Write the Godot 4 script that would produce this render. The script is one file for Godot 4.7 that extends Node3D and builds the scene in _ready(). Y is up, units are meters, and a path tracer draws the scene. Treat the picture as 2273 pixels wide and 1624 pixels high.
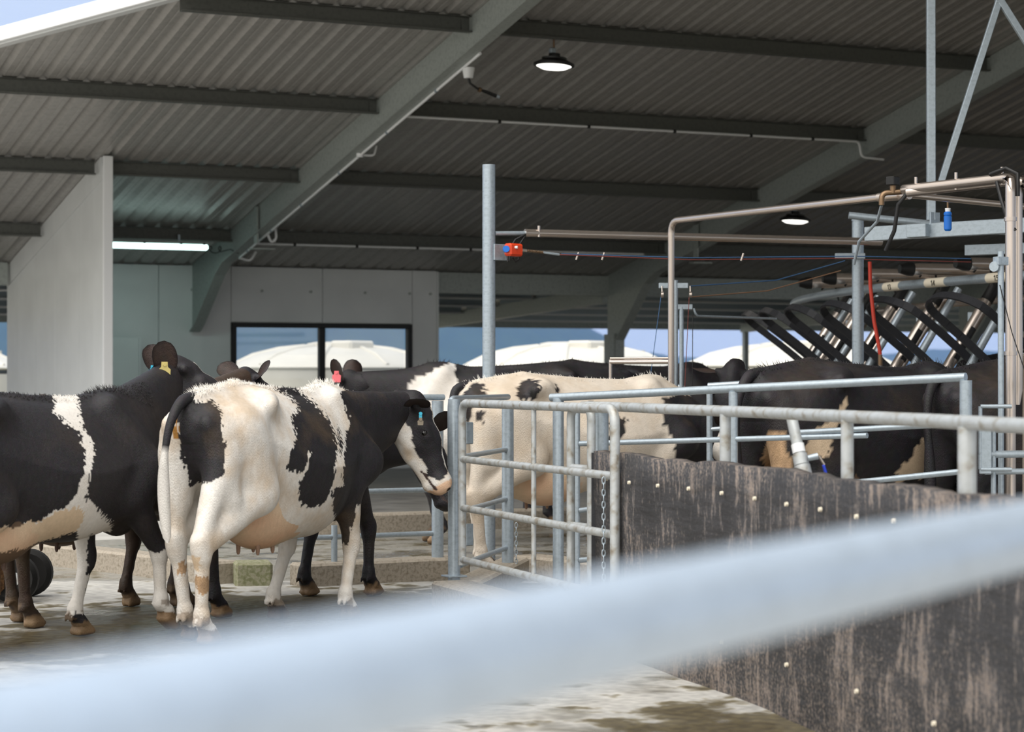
extends Node3D
# A milking shed seen from its yard. World axes follow the building: +X along the purlins, -Z towards the far eave.
# w(right, up, ahead) gives the world point that lies so many metres from where the photographer stands.
var cyaw := cos(deg_to_rad(26.2))
var syaw := sin(deg_to_rad(26.2))
var M := {}
var taken := {}
var hair := FastNoiseLite.new()

func w(right: float, up: float, ahead: float) -> Vector3:
	return Vector3(right * cyaw + ahead * syaw, up, right * syaw - ahead * cyaw)

func _ready() -> void:
	# camera: a telephoto lens at eye height, focused on the near cows
	var cam := Camera3D.new()
	cam.name = "camera"
	cam.position = Vector3(0, 1.48, 0)
	cam.rotation = Vector3(deg_to_rad(0.275), deg_to_rad(-26.2), 0)
	cam.near = 0.05
	cam.far = 4000.0
	var lens := CameraAttributesPhysical.new()
	lens.frustum_focal_length = 73.85
	lens.frustum_near = 0.05
	lens.frustum_far = 4000.0
	lens.frustum_focus_distance = 14.5
	lens.exposure_aperture = 3.0
	cam.attributes = lens
	add_child(cam)
	# a bright, hazy sky
	var env := Environment.new()
	env.background_mode = Environment.BG_SKY
	env.sky = Sky.new()
	var sm := ProceduralSkyMaterial.new()
	sm.sky_top_color = Color(0.70, 0.78, 0.90)
	sm.sky_horizon_color = Color(0.84, 0.88, 0.94)
	sm.sky_curve = 0.25
	sm.ground_bottom_color = Color(0.35, 0.36, 0.34)
	sm.ground_horizon_color = Color(0.62, 0.68, 0.74)
	sm.energy_multiplier = 1.25
	sm.use_debanding = false
	env.sky.sky_material = sm
	env.tonemap_mode = Environment.TONE_MAPPER_LINEAR
	env.tonemap_exposure = 1.0
	env.sdfgi_enabled = true
	env.ssao_enabled = true
	env.ssil_enabled = true
	env.volumetric_fog_enabled = true
	env.volumetric_fog_density = 0.0
	var we := WorldEnvironment.new()
	we.name = "sky"
	we.environment = env
	add_child(we)
	# the sun behind thin cloud, high over the photographer's left shoulder
	var sun := DirectionalLight3D.new()
	sun.name = "sun"
	sun.light_energy = 1.1
	sun.light_color = Color(1.0, 0.99, 0.97)
	sun.light_angular_distance = 70.0
	sun.shadow_enabled = true
	add_child(sun)
	sun.look_at_from_position(w(-6, 16, -1), w(0, 0, 9))
	make_materials()
	build_shed()
	build_yard()
	build_rails()
	build_platform()
	build_overhead()
	raise_herd()
	build_small()
	build_haze()

# ---------------------------------------------------------------- the shed
const EAVE_Z := -33.6
const EAVE_Y := 3.2
const PITCH := 0.235
const RIDGE_Z := -14.0
const NEAR_Z := -1.0

func roof_y(z: float) -> float:
	return EAVE_Y + PITCH * (z - EAVE_Z) if z < RIDGE_Z else EAVE_Y + PITCH * (2.0 * RIDGE_Z - z - EAVE_Z)

func roof_end(x: float) -> float:   # the roof is cut slantwise beside the yard
	return -24.95 + (x - 5.94) * 1.089 if x < 7.2 else 99.0

func sheet_profile() -> Array:      # across one rib pitch of 0.26 m: flat pan with a small stiffener, then a raised rib
	return [[0.0, 0.0], [0.072, 0.0], [0.078, 0.003], [0.090, 0.003], [0.098, 0.0], [0.160, 0.0], [0.170, 0.05], [0.190, 0.05], [0.26, 0.0]]

func roof_sheet(x0: float, ribs: int, z0: float, z1: float, y0: float, y1: float, cut: bool) -> MB:
	var mb := MB.new()
	var pr := sheet_profile()
	for r in ribs:
		for i in pr.size() - 1:
			var xa: float = x0 + r * 0.26 + pr[i][0]
			var xb: float = x0 + r * 0.26 + pr[i + 1][0]
			var za := minf(z1, roof_end(xa)) if cut else z1
			var zb := minf(z1, roof_end(xb)) if cut else z1
			if za <= z0 + 0.01 or zb <= z0 + 0.01: continue
			var ha := Vector3(0, pr[i][1], 0)
			var hb := Vector3(0, pr[i + 1][1], 0)
			var ya := lerpf(y0, y1, (za - z0) / (z1 - z0))
			var yb := lerpf(y0, y1, (zb - z0) / (z1 - z0))
			var a := Vector3(xa, y0, z0) + ha
			var b := Vector3(xb, y0, z0) + hb
			var c := Vector3(xb, yb, zb) + hb
			var d := Vector3(xa, ya, za) + ha
			mb.quad(a, b, c, d)
			var u := Vector3(0, 0.006, 0)
			mb.quad(d + u, c + u, b + u, a + u)
	return mb

# a cold-formed C section hung below the sheets, lip to the yard
func purlin_shape(x0: float, x1: float, deep: float, lip := 0.07) -> MB:
	var mb := MB.new()
	var l := x1 - x0
	var mx := (x0 + x1) * 0.5
	mb.box(Vector3(mx, -deep * 0.5, 0), Vector3(l, deep, 0.006))
	mb.box(Vector3(mx, -deep + 0.003, lip * 0.5), Vector3(l, 0.006, lip))
	mb.box(Vector3(mx, -0.003, lip * 0.5), Vector3(l, 0.006, lip))
	mb.box(Vector3(mx, -deep + 0.01, lip), Vector3(l, 0.02, 0.006))
	return mb

func build_shed() -> void:
	var roof := thing("ceiling", "dark ribbed steel roof over the milking shed", "roof", Vector3.ZERO, 0.0, "", "structure")
	var x := -2.6
	while x < 41.0:
		var far_sheet := roof_sheet(x, 4, EAVE_Z - 0.25, RIDGE_Z, roof_y(EAVE_Z - 0.25) + 0.0, roof_y(RIDGE_Z), true)
		if far_sheet.v.size() > 0:
			part(roof, "roof_sheet", far_sheet, M.sheet)
		if x > 7.0:
			part(roof, "roof_sheet", roof_sheet(x, 4, RIDGE_Z, NEAR_Z, roof_y(RIDGE_Z), roof_y(NEAR_Z), false), M.sheet)
		x += 1.04
	# white flashing along the slanting edge and the gable
	var e0 := Vector3(-2.0, 0, roof_end(-2.0)); e0.y = roof_y(e0.z)
	var e1 := Vector3(7.5, 0, roof_end(7.19) + 0.3); e1.y = roof_y(e1.z)
	var out_ := Vector3(-1, 0, 1).normalized() * 0.05
	part(roof, "edge_flashing", MB.new().bar(e0 + out_ + Vector3(0, 0.05, 0), e1 + out_ + Vector3(0, 0.05, 0), 0.05, 0.16, Vector3.UP, 0.008), M.white)
	part(roof, "edge_trim", MB.new().bar(e0 - out_ - Vector3(0, 0.03, 0), e1 - out_ - Vector3(0, 0.03, 0), 0.14, 0.05, Vector3.UP, 0.004), M.panel)
	part(roof, "edge_flashing", MB.new().bar(Vector3(7.3, roof_y(-23.0), -23.0), Vector3(7.3, roof_y(RIDGE_Z), RIDGE_Z), 0.08, 0.24, Vector3.UP, 0.01), M.white)
	part(roof, "edge_flashing", MB.new().bar(Vector3(7.3, roof_y(RIDGE_Z), RIDGE_Z), Vector3(7.3, roof_y(NEAR_Z), NEAR_Z), 0.08, 0.24, Vector3.UP, 0.01), M.white)
	# rafters with haunched knees
	var bays := [10.98, 18.36, 25.74, 33.12, 40.5]
	for i in bays.size():
		var bx: float = bays[i]
		var top := func(z): return roof_y(z) - 0.005
		var leg := 2.18 if i == 0 else 0.0
		var pg := PackedVector2Array([
			Vector2(RIDGE_Z, top.call(RIDGE_Z)), Vector2(EAVE_Z, top.call(EAVE_Z)), Vector2(EAVE_Z, leg), Vector2(EAVE_Z + (0.16 if i == 0 else 0.36), leg),
			Vector2(EAVE_Z + 0.40, 2.30 if i == 0 else 2.1), Vector2(EAVE_Z + 1.35, top.call(EAVE_Z + 1.35) - 0.50), Vector2(EAVE_Z + 1.7, top.call(EAVE_Z + 1.7) - 0.40), Vector2(RIDGE_Z, top.call(RIDGE_Z) - 0.40)])
		var mb := MB.new().prism(pg, Vector3(bx - 0.02, 0, 0), Vector3.BACK, Vector3.UP, Vector3(0.04, 0, 0))
		var za := EAVE_Z + 1.7
		mb.bar(Vector3(bx, top.call(za) - 0.405, za), Vector3(bx, top.call(RIDGE_Z) - 0.405, RIDGE_Z), 0.17, 0.014)
		mb.bar(Vector3(bx, leg, EAVE_Z + (0.16 if i == 0 else 0.36)), Vector3(bx, 2.30 if i == 0 else 2.1, EAVE_Z + 0.40), 0.17, 0.014, Vector3.BACK)
		mb.bar(Vector3(bx, 2.30 if i == 0 else 2.1, EAVE_Z + 0.40), Vector3(bx, top.call(EAVE_Z + 1.35) - 0.50, EAVE_Z + 1.35), 0.17, 0.014)
		mb.bar(Vector3(bx, top.call(EAVE_Z + 1.35) - 0.50, EAVE_Z + 1.35), Vector3(bx, top.call(za) - 0.40, za), 0.17, 0.014)
		part(roof, "rafter", mb, M.frame)
		part(roof, "rafter", MB.new().bar(Vector3(bx, roof_y(RIDGE_Z) - 0.21, RIDGE_Z), Vector3(bx, roof_y(NEAR_Z) - 0.21, NEAR_Z), 0.15, 0.40), M.frame)
		if i > 0:
			part(roof, "column", MB.new().bar(Vector3(bx, 0, EAVE_Z + 0.18), Vector3(bx, 2.2, EAVE_Z + 0.18), 0.17, 0.36, Vector3.BACK), M.frame)
			part(roof, "column", MB.new().bar(Vector3(bx, 0, -1.3), Vector3(bx, roof_y(-1.3) - 0.3, -1.3), 0.17, 0.3, Vector3.BACK), M.frame)
	# purlins, one length in each bay
	for z in [-15.1, -17.85, -20.6, -23.36, -26.1, -28.87, -31.66, -11.3, -8.5, -5.7, -3.0]:
		var start := -2.0
		if z < RIDGE_Z:
			start = maxf(-1.9, 5.94 + (z + 24.95) / 1.089 + 0.1)
		else:
			start = 7.4
		var stops := [start] + bays
		if z == -28.87: stops = [start, 8.14, 8.28] + bays
		if z == -31.66: stops = [start, 8.14, 8.28] + bays
		for i in stops.size() - 1:
			if stops[i + 1] - stops[i] < 0.3: continue
			var a: float = stops[i] + (0.03 if i > 0 else 0.0)
			var b: float = stops[i + 1] - 0.03
			var p := part(roof, "purlin", purlin_shape(0.0, b - a, 0.185), M.purlin, Vector3(a, roof_y(z) - 0.004, z))
			if b > 10.0 and i < 5:
				part(p, "cleat", MB.new().box(Vector3(b - a - 0.06, -0.10, 0.012), Vector3(0.10, 0.13, 0.012)), M.purlin)
	# far wall of insulated panels with a sliding window
	var wall := thing("wall_back", "pale grey panel wall with a dark framed window", "wall", Vector3.ZERO, 0.0, "", "structure")
	var wz := -33.5
	var edges := [8.3, 9.45, 10.42, 11.59, 13.12, 14.68, 15.12]
	for i in edges.size() - 1:
		var a: float = edges[i] + 0.004
		var b: float = edges[i + 1] - 0.004
		var tall := roof_y(wz) - 0.02
		if i == 3 or i == 4:
			part(wall, "panel", MB.new().box(Vector3((a + b) * 0.5, (2.34 + tall) * 0.5, wz - 0.05), Vector3(b - a, tall - 2.34, 0.1), Basis(), 0.004), M.panel)
			part(wall, "panel", MB.new().box(Vector3((a + b) * 0.5, 0.5, wz - 0.05), Vector3(b - a, 1.0, 0.1), Basis(), 0.004), M.panel)
		else:
			part(wall, "panel", MB.new().box(Vector3((a + b) * 0.5, tall * 0.5, wz - 0.05), Vector3(b - a, tall, 0.1), Basis(), 0.004), M.panel)
	part(wall, "joint_strip", MB.new().box(Vector3(11.7, 2.77, wz - 0.07), Vector3(6.8, 0.8, 0.02)), M.panel)
	part(wall, "corner_trim", MB.new().box(Vector3(15.13, 1.6, wz - 0.05), Vector3(0.03, 3.2, 0.14), Basis(), 0.003), M.panel)
	for px in [10.95, 12.1, 12.92, 13.85, 14.63, 15.0]:
		part(wall, "bolt", MB.new().tube([Vector3(px, 2.83, wz), Vector3(px, 2.83, wz + 0.02)], 0.022, 10), M.frame)
	var win := thing("window_1", "black framed sliding window with two panes", "window", Vector3(13.135, 1.0, wz - 0.03), 0.0, "", "structure")
	var fw := 0.075
	var ww := 3.07
	var wh := 1.33
	part(win, "frame_head", MB.new().box(Vector3(0, wh - fw * 0.5, 0), Vector3(ww, fw, 0.12), Basis(), 0.004), M.black)
	part(win, "frame_sill", MB.new().box(Vector3(0, fw * 0.5, 0), Vector3(ww, fw, 0.12), Basis(), 0.004), M.black)
	for sx in [-1.0, 1.0]:
		part(win, "frame_jamb", MB.new().box(Vector3(sx * (ww - fw) * 0.5, wh * 0.5, 0), Vector3(fw, wh - fw * 2.0, 0.12), Basis(), 0.004), M.black)
	part(win, "mullion", MB.new().box(Vector3(-0.02, wh * 0.5, 0), Vector3(0.10, wh - fw * 2.0, 0.10), Basis(), 0.004), M.black)
	var glass := mat(Color(0.80, 0.88, 0.92, 0.10), 0.03)
	glass.transparency = BaseMaterial3D.TRANSPARENCY_ALPHA
	for sx in [-1.0, 1.0]:
		part(win, "pane", MB.new().box(Vector3(sx * 0.74 - 0.01, wh * 0.5, 0.01 * sx), Vector3(1.36, wh - fw * 2.0, 0.006)), glass)
	# partition that runs up the roof slope
	var side := thing("wall_left", "pale panel partition with a bright end trim, rising to the roof slope", "wall", Vector3.ZERO, 0.0, "", "structure")
	var zs := [-28.62, -29.78, -30.94, -32.1, -33.26, -33.84]
	for i in zs.size() - 1:
		var a: float = zs[i] - 0.003
		var b: float = zs[i + 1] + 0.003
		part(side, "panel", MB.new().prism(PackedVector2Array([Vector2(a, 0), Vector2(a, roof_y(a) - 0.012), Vector2(b, roof_y(b) - 0.012), Vector2(b, 0)]), Vector3(8.16, 0, 0), Vector3.BACK, Vector3.UP, Vector3(0.1, 0, 0)), M.panel)
	part(side, "end_trim", MB.new().box(Vector3(8.21, roof_y(-28.6) * 0.5 - 0.01, -28.60), Vector3(0.125, roof_y(-28.6) - 0.03, 0.05), Basis(), 0.004), M.white)
	part(side, "top_flashing", MB.new().bar(Vector3(8.15, roof_y(-28.65) - 0.16, -28.65), Vector3(8.15, roof_y(-33.84) - 0.16, -33.84), 0.012, 0.30), M.panel)
	# eave beam and the low canopy beyond it
	var beam := thing("ceiling_canopy", "low steel canopy beyond the far eave with stacked purlins", "canopy", Vector3.ZERO, 0.0, "", "structure")
	for span in [[15.16, 18.34], [18.38, 25.72], [25.76, 33.1], [-1.0, 8.1]]:
		part(beam, "eave_beam", MB.new().box(Vector3((span[0] + span[1]) * 0.5, 3.02 - (0.0 if span[0] != 18.38 else 0.0), EAVE_Z), Vector3(span[1] - span[0], 0.34, 0.10), Basis(), 0.004), M.frame)
	var cx0 := -3.0
	while cx0 < 40.0:
		part(beam, "roof_sheet", roof_sheet(cx0, 16, -41.2, EAVE_Z - 0.15, 2.78, 3.22, false), M.sheet)
		cx0 += 4.16
	for k in 5:
		var z := -34.9 - k * 1.5
		var y := lerpf(3.22, 2.78, (EAVE_Z - 0.15 - z) / 7.45)
		for span in [[-3.0, 10.9], [11.0, 18.3], [18.4, 25.7], [25.8, 40.0]]:
			var p := part(beam, "purlin", purlin_shape(0.0, span[1] - span[0], 0.20), M.galv, Vector3(span[0], y, z))
			part(p, "lip", MB.new().box(Vector3((span[1] - span[0]) * 0.5, -0.182, 0.078), Vector3(span[1] - span[0], 0.036, 0.008)), M.white)
	for bx in [3.6, 10.98, 18.36, 25.74, 33.12]:
		part(beam, "rafter", MB.new().bar(Vector3(bx, 2.86, EAVE_Z - 0.1), Vector3(bx, 2.56, -41.1), 0.14, 0.26), M.frame)
		part(beam, "column", MB.new().box(Vector3(bx, 1.24, -41.0), Vector3(0.10, 2.48, 0.10)), M.frame)
	part(beam, "fascia", MB.new().box(Vector3(18.5, 2.62, -41.25), Vector3(44.0, 0.28, 0.03)), M.frame)
	# a door leaf standing open beside the partition
	var door := thing("door_1", "white door leaf standing beside the panel partition", "door", Vector3(9.3, 0, -33.3), 0.0, "", "structure")
	part(door, "leaf", MB.new().box(Vector3(0.33, 1.04, 0), Vector3(0.82, 2.08, 0.05), Basis(), 0.004), M.panel)
	part(door, "edge_strip", MB.new().box(Vector3(0.755, 1.04, 0.0), Vector3(0.02, 2.08, 0.06), Basis(), 0.003), M.white)
	part(door, "handle", MB.new().tube([Vector3(0.66, 1.0, 0.03), Vector3(0.66, 1.0, 0.07), Vector3(0.55, 1.0, 0.07)], 0.011, 8), M.steel)

# ---------------------------------------------------------------- yard, kerbs, rubber wall, tanks, hills
func floor_textures() -> Array:
	var n := 1400
	var big := noise(0.006, 41, 5).get_image(n, n)
	var mid := noise(0.022, 42, 5).get_image(n, n)
	var fin := noise(0.12, 43, 3).get_image(n, n)
	var str_ := noise(0.012, 44, 4).get_image(n, n)
	var bd := big.get_data(); var md := mid.get_data(); var fd := fin.get_data(); var sd := str_.get_data()
	var col := PackedByteArray(); col.resize(n * n * 3)
	var rgh := PackedByteArray(); rgh.resize(n * n)
	# where dung and water lie: [right, ahead, reach, how much]
	var spots := [[-2.4, 13.2, 1.0, 0.42], [-1.9, 12.6, 0.7, 0.26], [-1.3, 13.9, 1.0, 0.38], [-0.6, 14.9, 1.0, 0.40], [-1.7, 14.6, 0.9, 0.25], [-3.0, 12.2, 0.7, 0.30], [0.75, 9.75, 0.55, 0.42], [1.0, 9.2, 0.5, 0.4], [0.0, 13.6, 0.8, 0.2], [0.1, 15.4, 0.9, 0.25], [-2.6, 11.9, 0.5, 0.2]]
	for j in n:
		var wz := -20.0 + 14.0 * (j + 0.5) / n
		for i in n:
			var wx := -2.0 + 14.0 * (i + 0.5) / n
			var k := j * n + i
			var rx := wx * cyaw + wz * syaw
			var az := wx * syaw - wz * cyaw
			var den := 0.0
			for s in spots:
				var q: float = ((rx - s[0]) * (rx - s[0]) + (az - s[1]) * (az - s[1])) / (s[2] * s[2])
				if q < 4.0: den += s[3] * exp(-q)
			var b := bd[k] / 255.0
			var m := md[k] / 255.0
			var f := fd[k] / 255.0
			var dung := clampf((m * 0.62 + b * 0.25 + f * 0.13 + den * 0.62 - 0.60) * 9.0, 0.0, 1.0)
			var wet := clampf((sd[k] / 255.0 * 0.7 + b * 0.3 + den * 0.6 - 0.60) * 6.0, 0.0, 1.0)
			if az > 16.35: wet = clampf(wet + 0.75 + (m - 0.5), 0.0, 1.6)
			var v := 0.64 + (f - 0.5) * 0.16 + (m - 0.5) * 0.20
			var cr := v; var cg := v * 0.985; var cb := v * 0.955
			cr = lerpf(cr, cr * 0.78, wet); cg = lerpf(cg, cg * 0.77, wet); cb = lerpf(cb, cb * 0.74, wet)
			cr = lerpf(cr, 0.27 + (f - 0.5) * 0.16, dung * 0.9); cg = lerpf(cg, 0.235 + (f - 0.5) * 0.15, dung * 0.9); cb = lerpf(cb, 0.15 + (f - 0.5) * 0.10, dung * 0.9)
			col[k * 3] = int(clampf(cr, 0.0, 1.0) * 255); col[k * 3 + 1] = int(clampf(cg, 0.0, 1.0) * 255); col[k * 3 + 2] = int(clampf(cb, 0.0, 1.0) * 255)
			rgh[k] = int(clampf(lerpf(0.78, 0.24, wet) + dung * 0.12 + (f - 0.5) * 0.2, 0.1, 1.0) * 255)
	var ci := Image.create_from_data(n, n, false, Image.FORMAT_RGB8, col)
	var ri := Image.create_from_data(n, n, false, Image.FORMAT_L8, rgh)
	var hi: Image = fin
	hi.convert(Image.FORMAT_RGBA8)
	hi.bump_map_to_normal_map(2.0)
	return [ImageTexture.create_from_image(ci), ImageTexture.create_from_image(ri), ImageTexture.create_from_image(hi)]

func kerb(called: String, label: String, a: Vector2, b: Vector2, wide: float, high: float, m: Material) -> void:
	# a and b: right and ahead of the photographer, along the middle of the kerb
	var p := w(a.x, 0, a.y)
	var q := w(b.x, 0, b.y)
	var t := thing(called, label, "kerb", (p + q) * 0.5, 0.0, "", "structure")
	part(t, "block", MB.new().bar((p - q) * 0.5 + Vector3(0, high * 0.5 - 0.02, 0), (q - p) * 0.5 + Vector3(0, high * 0.5 - 0.02, 0), wide, high + 0.04, Vector3.UP, 0.018), m)

func wall_path() -> Array:
	return [Vector2(0.47, 12.45), Vector2(0.62, 11.8), Vector2(0.85, 11.05), Vector2(1.08, 10.3), Vector2(1.24, 9.6), Vector2(1.38, 8.95), Vector2(1.51, 8.25), Vector2(1.62, 7.6), Vector2(1.74, 6.7), Vector2(1.82, 5.8), Vector2(1.86, 4.8)]

func along(path: Array, s: float) -> Array:    # point and rightward side at distance s
	var run := 0.0
	for i in path.size() - 1:
		var l: float = path[i].distance_to(path[i + 1])
		if s <= run + l or i == path.size() - 2:
			var d: Vector2 = (path[i + 1] - path[i]).normalized()
			var e: Vector2 = (path[mini(i + 2, path.size() - 1)] - path[maxi(i - 1, 0)]).normalized()
			var p: Vector2 = path[i] + d * (s - run)
			return [p, Vector2(-e.y, e.x)]
		run += l
	return []

func build_yard() -> void:
	var ground := part(self, "ground", MB.new().box(Vector3(0, -0.55, -200), Vector3(1600, 1.0, 1600)), tri(mat(Color(0.66, 0.65, 0.60), 0.95), ramp_tex(0.02, 51, [[0.0, Color(0.6, 0.6, 0.5)], [1.0, g3(1.0)]], 256), 0.2))
	tag(ground, "gravel ground beyond the shed", "ground", "", "structure")
	var tx := floor_textures()
	var fm := mat(g3(1.0), 1.0)
	fm.albedo_texture = tx[0]
	fm.roughness_texture = tx[1]
	fm.roughness_texture_channel = BaseMaterial3D.TEXTURE_CHANNEL_RED
	fm.normal_enabled = true
	fm.normal_texture = tx[2]
	fm.normal_scale = 0.35
	var fl := thing("floor", "wet concrete yard floor with dung and hoof marks", "floor", Vector3.ZERO, 0.0, "", "structure")
	var mb := MB.new()
	mb.use_u = true
	for c in [[-2.0, -6.0], [12.0, -6.0], [12.0, -20.0], [-2.0, -20.0]]:
		mb.vert(Vector3(c[0], 0, c[1]), Vector3.UP, Vector2((c[0] + 2.0) / 14.0, (c[1] + 20.0) / 14.0))
	mb.ix = PackedInt32Array([0, 2, 1, 0, 3, 2])
	part(fl, "yard_slab", mb, fm)
	var dry := MB.new()
	dry.box(Vector3(5, -0.06, -13), Vector3(14.0, 0.11, 14.0))
	dry.box(Vector3(-13.5, -0.05, -16.0), Vector3(23.0, 0.1, 48.0))
	dry.box(Vector3(2.5, -0.05, -30.5), Vector3(9.0, 0.1, 21.0))
	dry.box(Vector3(5, -0.05, 1.0), Vector3(14.0, 0.1, 14.0))
	part(fl, "outer_slab", dry, tri(mat(Color(0.76, 0.75, 0.73), 0.7), ramp_tex(0.01, 52, [[0.0, g3(0.8)], [0.5, g3(0.92)], [1.0, g3(1.0)]], 512, 5), 0.35))
	var wet := MB.new()
	wet.box(Vector3(23.5, -0.05, -30.5), Vector3(33.0, 0.1, 21.0))
	wet.box(Vector3(28.5, -0.05, -6.0), Vector3(33.0, 0.1, 28.0))
	part(fl, "shed_slab", wet, tri(mat(Color(0.54, 0.53, 0.51), 0.4), ramp_tex(0.01, 53, [[0.0, g3(0.7)], [0.5, g3(0.88)], [1.0, g3(1.0)]], 512, 5), 0.35))
	# kerbs
	kerb("kerb", "long low concrete kerb running behind the cows at left", Vector2(-2.05, 16.12), Vector2(-4.6, 18.9), 0.24, 0.16, M.concrete)
	kerb("kerb_end", "short mossy end block of the left kerb", Vector2(-1.98, 16.05), Vector2(-1.72, 16.10), 0.27, 0.165, M.concrete_moss)
	kerb("kerb", "concrete kerb under the low pipe fence between the cows and gate", Vector2(-1.53, 15.95), Vector2(-0.36, 16.62), 0.24, 0.16, M.concrete)
	kerb("kerb", "concrete kerb below the open pipe gate", Vector2(-0.40, 14.52), Vector2(0.57, 11.95), 0.26, 0.17, M.concrete)
	kerb("kerb", "kerb joining the gate post to the fence behind it", Vector2(-0.30, 14.72), Vector2(0.02, 16.6), 0.22, 0.15, M.concrete)
	kerb("kerb", "far concrete kerb seen between the black cow's legs", Vector2(-1.9, 21.2), Vector2(0.6, 22.4), 0.26, 0.18, M.concrete)
	kerb("kerb", "concrete step of the exit lane behind the gate", Vector2(0.1, 16.9), Vector2(1.3, 15.4), 0.24, 0.15, M.concrete)
	# rubber lined wall of the entry race
	var wp := wall_path()
	var wall := thing("wall_right", "curved race wall faced with dark muddy rubber sheet", "wall", Vector3.ZERO, 0.0, "", "structure")
	var n1 := noise(0.9, 61, 3)
	var sheet := MB.new()
	sheet.use_u = true
	var steps := 110
	var total := 8.0
	var rows := 8
	for i in steps + 1:
		var s := total * i / steps
		var a := along(wp, s)
		var top := 1.07 + n1.get_noise_1d(s * 2.0) * 0.022
		for j in rows + 1:
			var y := top * j / rows
			var bulge := n1.get_noise_2d(s * 1.3, y * 1.5 + 20.0) * 0.014
			var p: Vector2 = a[0] - a[1] * (0.015 + bulge)
			sheet.vert(w(p.x, y, p.y), -w(a[1].x, 0, a[1].y), Vector2(s / total, 1.0 - float(j) / rows))
		var pt: Vector2 = a[0] + a[1] * 0.035
		sheet.vert(w(pt.x, top + 0.004, pt.y), Vector3.UP, Vector2(s / total, 0.0))
		sheet.vert(w(pt.x, top - 0.12, pt.y), w(a[1].x, 0, a[1].y))
	for i in steps:
		for j in rows + 2:
			var a := i * (rows + 3) + j
			var b := a + rows + 3
			sheet.ix.append_array(PackedInt32Array([a, a + 1, b, b, a + 1, b + 1]))
	var st := SurfaceTool.new()
	st.create_from_arrays(rubber_arrays(sheet))
	st.generate_normals()
	var rub := mat(g3(1.0), 0.70)
	rub.albedo_texture = rubber_texture()
	rub.normal_enabled = true
	rub.normal_texture = bump_tex(0.03, 63, 5.0, 512, 6)
	rub.normal_scale = 0.5
	part(wall, "rubber_sheet", st.commit(), rub)
	var core := MB.new()
	for i in 40:
		var a := along(wp, total * i / 40.0)
		var b := along(wp, total * (i + 1) / 40.0)
		var p: Vector2 = a[0] + a[1] * 0.10
		var q: Vector2 = b[0] + b[1] * 0.10
		core.bar(w(p.x, 0.5, p.y), w(q.x, 0.5, q.y), 0.13, 1.0)
	part(wall, "concrete_core", core, M.concrete)
	part(wall, "end_strip", MB.new().bar(w(0.455, 0.0, 12.49), w(0.455, 1.06, 12.49), 0.03, 0.10, w(0, 0, 1)), M.belt)
	var fin := along(wp, total)
	var fe: Vector2 = fin[0] + fin[1] * 0.07
	part(wall, "end_strip", MB.new().bar(w(fe.x, 0.0, fe.y), w(fe.x, 1.06, fe.y), 0.22, 0.03, w(0, 0, 1)), M.concrete)
	var bolt := MB.new().tube([Vector3.ZERO, Vector3(0, 0, 0.012)], [0.0105, 0.009], 10).mesh()
	for i in 17:
		var a := along(wp, 0.32 + i * 0.42)
		var p: Vector2 = a[0] - a[1] * 0.028
		var nn := -w(a[1].x, 0, a[1].y)
		var bs := Basis(nn.cross(Vector3.UP) * -1.0, Vector3.UP, nn)
		part(wall, "bolt", bolt, M.tag_white, w(p.x, 0.93 + n1.get_noise_1d(i * 9.0) * 0.02, p.y), bs)
		if i % 2 == 0:
			part(wall, "bolt", bolt, M.tag_white, w(p.x, 0.24, p.y), bs)
	# white water tanks beyond the canopy
	var dome := [Vector2(2.22, 0.0), Vector2(2.25, 1.66), Vector2(2.30, 1.72), Vector2(2.22, 1.78), Vector2(1.75, 2.00), Vector2(1.2, 2.14), Vector2(0.62, 2.20), Vector2(0.60, 2.26), Vector2(0.45, 2.29), Vector2(0.0, 2.30)]
	var i := 0
	for t in [["white water tank seen through the sliding window", 745.0, 48.5], ["white water tank between the panel wall and the tapered steel column", 1262.0, 50.5], ["white water tank before the leaning steel pipes", 1752.0, 53.5], ["white water tank beyond the partition at far left", -190.0, 48.0]]:
		var X: float = (t[1] - 1136.5) / 5000.0 * t[2]
		var tk := thing("water_tank", t[0], "tank", w(X, 0, t[2]), 0.0, "white plastic water tanks")
		tk.scale = Vector3(t[2] / 47.5, (1.48 + 0.0152 * t[2]) / 2.28, t[2] / 47.5)
		part(tk, "shell", MB.new().lathe(dome, Vector3.ZERO, 40), M.tank)
		for k in 10:
			var a := TAU * k / 10.0 + 0.2
			var d := Vector3(cos(a), 0, sin(a))
			part(tk, "dome_rib", MB.new().tube([d * 2.2 + Vector3(0, 1.76, 0), d * 1.75 + Vector3(0, 1.99, 0), d * 1.2 + Vector3(0, 2.13, 0), d * 0.66 + Vector3(0, 2.19, 0)], 0.055, 8), M.tank)
		part(tk, "hatch", MB.new().box(Vector3(0.05, 2.16, 0.8), Vector3(0.75, 0.30, 0.6), Basis(Vector3.UP, 0.45), 0.05), M.tank)
		part(tk, "vent", MB.new().tube([Vector3(1.75, 1.95, 0), Vector3(1.75, 2.11, 0)], 0.09, 12), M.tank)
		i += 1
	# hills
	hill("hill", "wooded hill in blue haze behind the water tanks", 700.0, [[-420, 60], [-200, 70], [-80, 52], [0, 30], [22, 18], [30, 12.5], [40, 6.5], [52, 1.0], [70, -3]], Color(0.25, 0.32, 0.20), 71)
	hill("hill_far", "far ridge faint in the blue haze", 1500.0, [[-200, 4], [20, 8], [80, 16], [160, 10], [300, 18], [460, 9], [600, 20]], Color(0.27, 0.33, 0.22), 72)

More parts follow.
